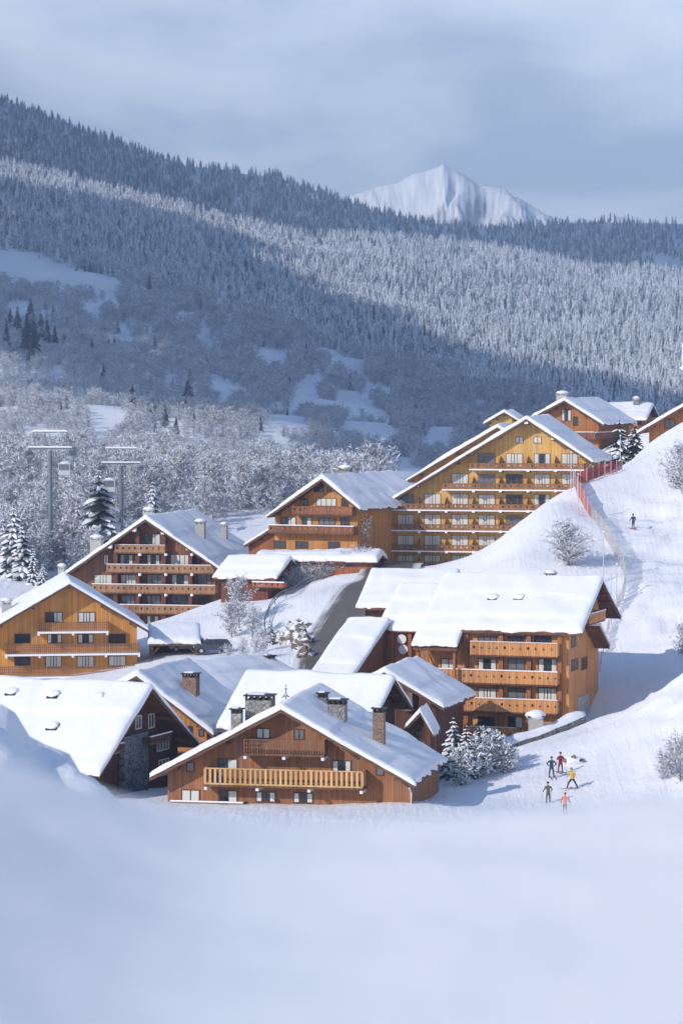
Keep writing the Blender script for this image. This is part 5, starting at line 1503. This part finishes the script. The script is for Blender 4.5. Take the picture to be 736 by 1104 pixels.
# ============================================================ car, walls, bank
def car(label, p, rz, body):
    t = thing('parked_car', label, 'car', p, rz)
    bm = flat('car_paint', body, .3, .5, .05)
    prof = [(-2.2, .45), (-2.25, .8), (-2.1, .98), (-1.2, 1.08), (-.55, 1.62), (.9, 1.68), (1.75, 1.55), (2.1, 1.05), (2.2, .75), (2.15, .42)]
    m = MB(); n = len(prof); vs = []
    for y, k in ((-.9, 0), (-.84, 1), (.84, 1), (.9, 0)):
        for x, z in prof: vs.append((x * (1 if k else .985), y * (1 if z < 1.1 else .86), z - (0 if k else .03)))
    fs = [(r * n + i, r * n + (i + 1) % n, (r + 1) * n + (i + 1) % n, (r + 1) * n + i) for r in range(3) for i in range(n)]
    fs += [tuple(reversed(range(n))), tuple(3 * n + i for i in range(n))]
    m.add(vs, fs); b_ = m.build('body', bm, t)
    for s in (-1, 1):
        y = s * .905
        for a, c_ in (((-1.0, 1.12), (-.1, 1.54)), ((0.0, 1.12), (.85, 1.56)), ((.95, 1.12), (1.65, 1.5))):
            m = MB(); m.add([(a[0], y, a[1]), (c_[0], y, a[1]), (c_[0], y * .875, c_[1]), (max(a[0], -.5), y * .875, c_[1])], [(0, 1, 2, 3)]); m.build('window', M['glass'], t)
        for x in (-1.4, 1.4):
            m = MB(); m.tube([(x, s * .72, .34), (x, s * .95, .34)], .34, 16); wl = m.build('wheel', M['darkcap'], t)
            m = MB(); m.tube([(x, s * .951, .34), (x, s * .965, .34)], .2, 12); m.build('rim', M['palesteel'], wl)
        m = MB(); m.box(-2.27, -2.2, s * .7 - .14, s * .7 + .14, .72, .9); m.build('headlight', M['white'], t)
        m = MB(); m.box(2.14, 2.22, s * .72 - .1, s * .72 + .1, .8, 1.05); m.build('tail_light', flat('red_lens', (.35, .02, .02), .3), t)
    m = MB(); m.add([(-1.16, -.72, 1.13), (-1.16, .72, 1.13), (-.6, .68, 1.6), (-.6, -.68, 1.6)], [(0, 1, 2, 3)]); m.build('windscreen', M['glass'], t)
    m = MB(); m.bbox(-.5, 1.6, -.68, .68, 1.66, 1.86, .08); m.build('snow_cap', M['snow'], t)
    m = MB(); m.bbox(-2.05, -1.25, -.7, .7, 1.05, 1.14, .04); m.build('snow_cap', M['snow'], t)
p = on_ground(229, 704, 300, 370)
car('dark grey car with snow on its roof parked beside the carport', p, R(10), (0.06, 0.065, 0.075))
p = on_ground(203, 703, 310, 370)
car('silver grey car half hidden under the timber carport', p, R(4), (0.30, 0.31, 0.33))

def wall_run(name, label, cat, pxs, h, th, mat, d0, d1, snow=.35, sink=1.0):
    g = pxs
    t = thing(name, label, cat, g[0]); m, s = MB(), MB()
    pts = []
    for i in range(len(g) - 1):
        for k in range(6): q = g[i].lerp(g[i + 1], k / 6); pts.append(q)
    pts.append(g[-1])
    vs, sv = [], []
    for i, p in enumerate(pts):
        d = pts[min(i + 1, len(pts) - 1)] - pts[max(i - 1, 0)]; d.z = 0; d.normalize(); nrm = Vector((-d.y, d.x, 0)); q = p - g[0]
        w_ = th / 2 * (1 + .2 * noise.noise(p)); hh = h * (1 + .25 * noise.noise(p * .5))
        vs += [q - nrm * w_ + Vector((0, 0, -sink)), q - nrm * w_ + Vector((0, 0, hh)), q + nrm * w_ + Vector((0, 0, hh)), q + nrm * w_ + Vector((0, 0, -sink))]
        ss = snow * (1 + .5 * noise.noise(p * .6 + Vector((5, 0, 0))))
        sv += [q - nrm * w_ * 1.15 + Vector((0, 0, hh - .04)), q - nrm * w_ * .7 + Vector((0, 0, hh + ss)), q + nrm * w_ * .7 + Vector((0, 0, hh + ss)), q + nrm * w_ * 1.15 + Vector((0, 0, hh - .04))]
    n = len(pts)
    fs = [(i * 4 + k, i * 4 + 4 + k, i * 4 + 5 + k, i * 4 + 1 + k) for i in range(n - 1) for k in range(3)] + [(0, 1, 2, 3), ((n - 1) * 4 + 3, (n - 1) * 4 + 2, (n - 1) * 4 + 1, (n - 1) * 4)]
    m.add(vs, fs); m.build('masonry', mat, t); s.add(sv, fs); s.build('snow_cap', M['snow'], t, smooth=True)
    return t
wall_run('stone_wall', 'snow-topped stone wall running up to the corner of the honey-coloured chalet', 'wall', [P(512, 810, 281), P(545, 804, 283), P(575, 794, 285), P(603, 783, 287), P(626, 772, 289)], 0.2, 1.3, M['stone'], 0, 0, .45, 2.6)
p = P(577, 790, 286)
t = thing('utility_box', 'small stone hut with round snow hat on the wall by the honey-coloured chalet', 'hut', p)
m = MB(); m.box(-.7, .7, -.6, .6, -2.5, 1.6); m.build('body', M['plaster'], t)
m = MB(); m.box(-.85, .85, -.75, .75, 1.6, 1.72); m.build('lid', M['darkcap'], t)
m = MB(); m.blob((0, 0, 1.75), (1.0, .9, .55), 2, .15, 14, 8); m.build('snow_cap', M['snow'], t, smooth=True)
# brown rocks breaking through the snow of the road bank
M['bankrock'] = tree_mat('snowy_rock', (0.15, 0.118, 0.09), (0.84, 0.84, 0.86), 0.3, 0.65, 1.1)
for k, (px, py, sx, sz, lab) in enumerate(((306, 690, 1.5, 1.0, 'low brown rock at the left end of the road bank'), (317, 690, 1.7, 1.5, 'largest brown rock breaking through the snow of the road bank'),
                                           (327, 697, 1.3, 1.5, 'steep brown rock beside the lower bend of the road'), (331, 710, 1.0, 1.2, 'small brown rock lowest on the road bank'), (322, 676, 1.4, .8, 'snow-capped brown rock highest on the road bank'))):
    m = MB(); m.blob((0, 0, 0), (sx, sx * .8, sz), k + 20, .35, 20, 14)
    m.v = [tuple(Vector(v) + Vector((noise.noise(Vector(v) * 1.9 + Vector((k, 0, 0))), noise.noise(Vector(v) * 1.9 + Vector((0, k, 5))), noise.noise(Vector(v) * 2.3 + Vector((0, 5, k))))) * .42) for v in m.v]
    o = m.build('rock', M['bankrock'], loc=on_ground(px, py, 290, 380)); tag(o, lab, 'rock', 'brown rocks of the road bank')
# guard rail along the outer edge of the road bank
gr = [on_ground(a, b_, 300, 410) for a, b_ in [(287, 694), (285, 676), (291, 660), (304, 646), (326, 634), (352, 624), (378, 615), (398, 608)]]
t = thing('guard_rail', 'curved metal guard rail along the snowy road bank', 'guard rail', gr[0])
m = MB(); path = []
for i in range(len(gr) - 1):
    for k in range(5): q = gr[i].lerp(gr[i + 1], k / 5); q.z = gz(q.x, q.y); path.append(q - gr[0])
for zz in (.55, .95): m.tube([q + Vector((0, 0, zz)) for q in path], .07, 5)
m.build('rail', M['steel'], t)
for q in path[::4]:
    m = MB(); m.tube([q + Vector((0, 0, -.4)), q + Vector((0, 0, 1.05))], .06, 5); m.build('post', M['steel'], t)
# white snow-covered sign cut by the right frame edge
p = P(737, 398, 396); g = gz(p.x, p.y); h = p.z - g
t = thing('sign', 'tall white snow-caked sign cut by the right edge above the rust-orange chalet', 'sign', (p.x, p.y, g))
m = MB(); m.tube([(0, 0, -.5), (0, 0, h + .2)], .08, 6); m.build('post', M['palesteel'], t)
m = MB(); m.box(-.35, 1.0, -.06, .06, h + .2, h + 3.6); m.build('panel', M['white'], t)
m = MB(); m.blob((.1, 0, h + .15), (.75, .3, .3), 3, .4); m.build('snow_cap', M['snow'], t, smooth=True)


# ------------------------------------------------------------------ camera and render settings
cd = bpy.data.cameras.new('camera'); co = bpy.data.objects.new('camera', cd); COL.objects.link(co)
co.location = CAM; co.rotation_euler = (R(90) - TH, 0, 0)
cd.sensor_fit = 'VERTICAL'; cd.sensor_height = 36; cd.lens = 36 * F_PX / 1104
cd.clip_start = 0.5; cd.clip_end = 20000
cd.dof.use_dof = True; cd.dof.focus_distance = 300; cd.dof.aperture_fstop = cd.lens / 75.0
scene.camera = co
vs = scene.view_settings; vs.view_transform = 'Standard'; vs.look = 'None'; vs.gamma = 1; vs.exposure = 0.18; vs.use_curve_mapping = False
scene.render.engine = 'CYCLES'
c = scene.cycles
c.max_bounces = 6; c.diffuse_bounces = 3; c.glossy_bounces = 2; c.transmission_bounces = 2; c.volume_bounces = 0; c.transparent_max_bounces = 12
c.use_denoising = True; c.sample_clamp_indirect = 4.0; c.use_adaptive_sampling = True; c.adaptive_threshold = 0.02
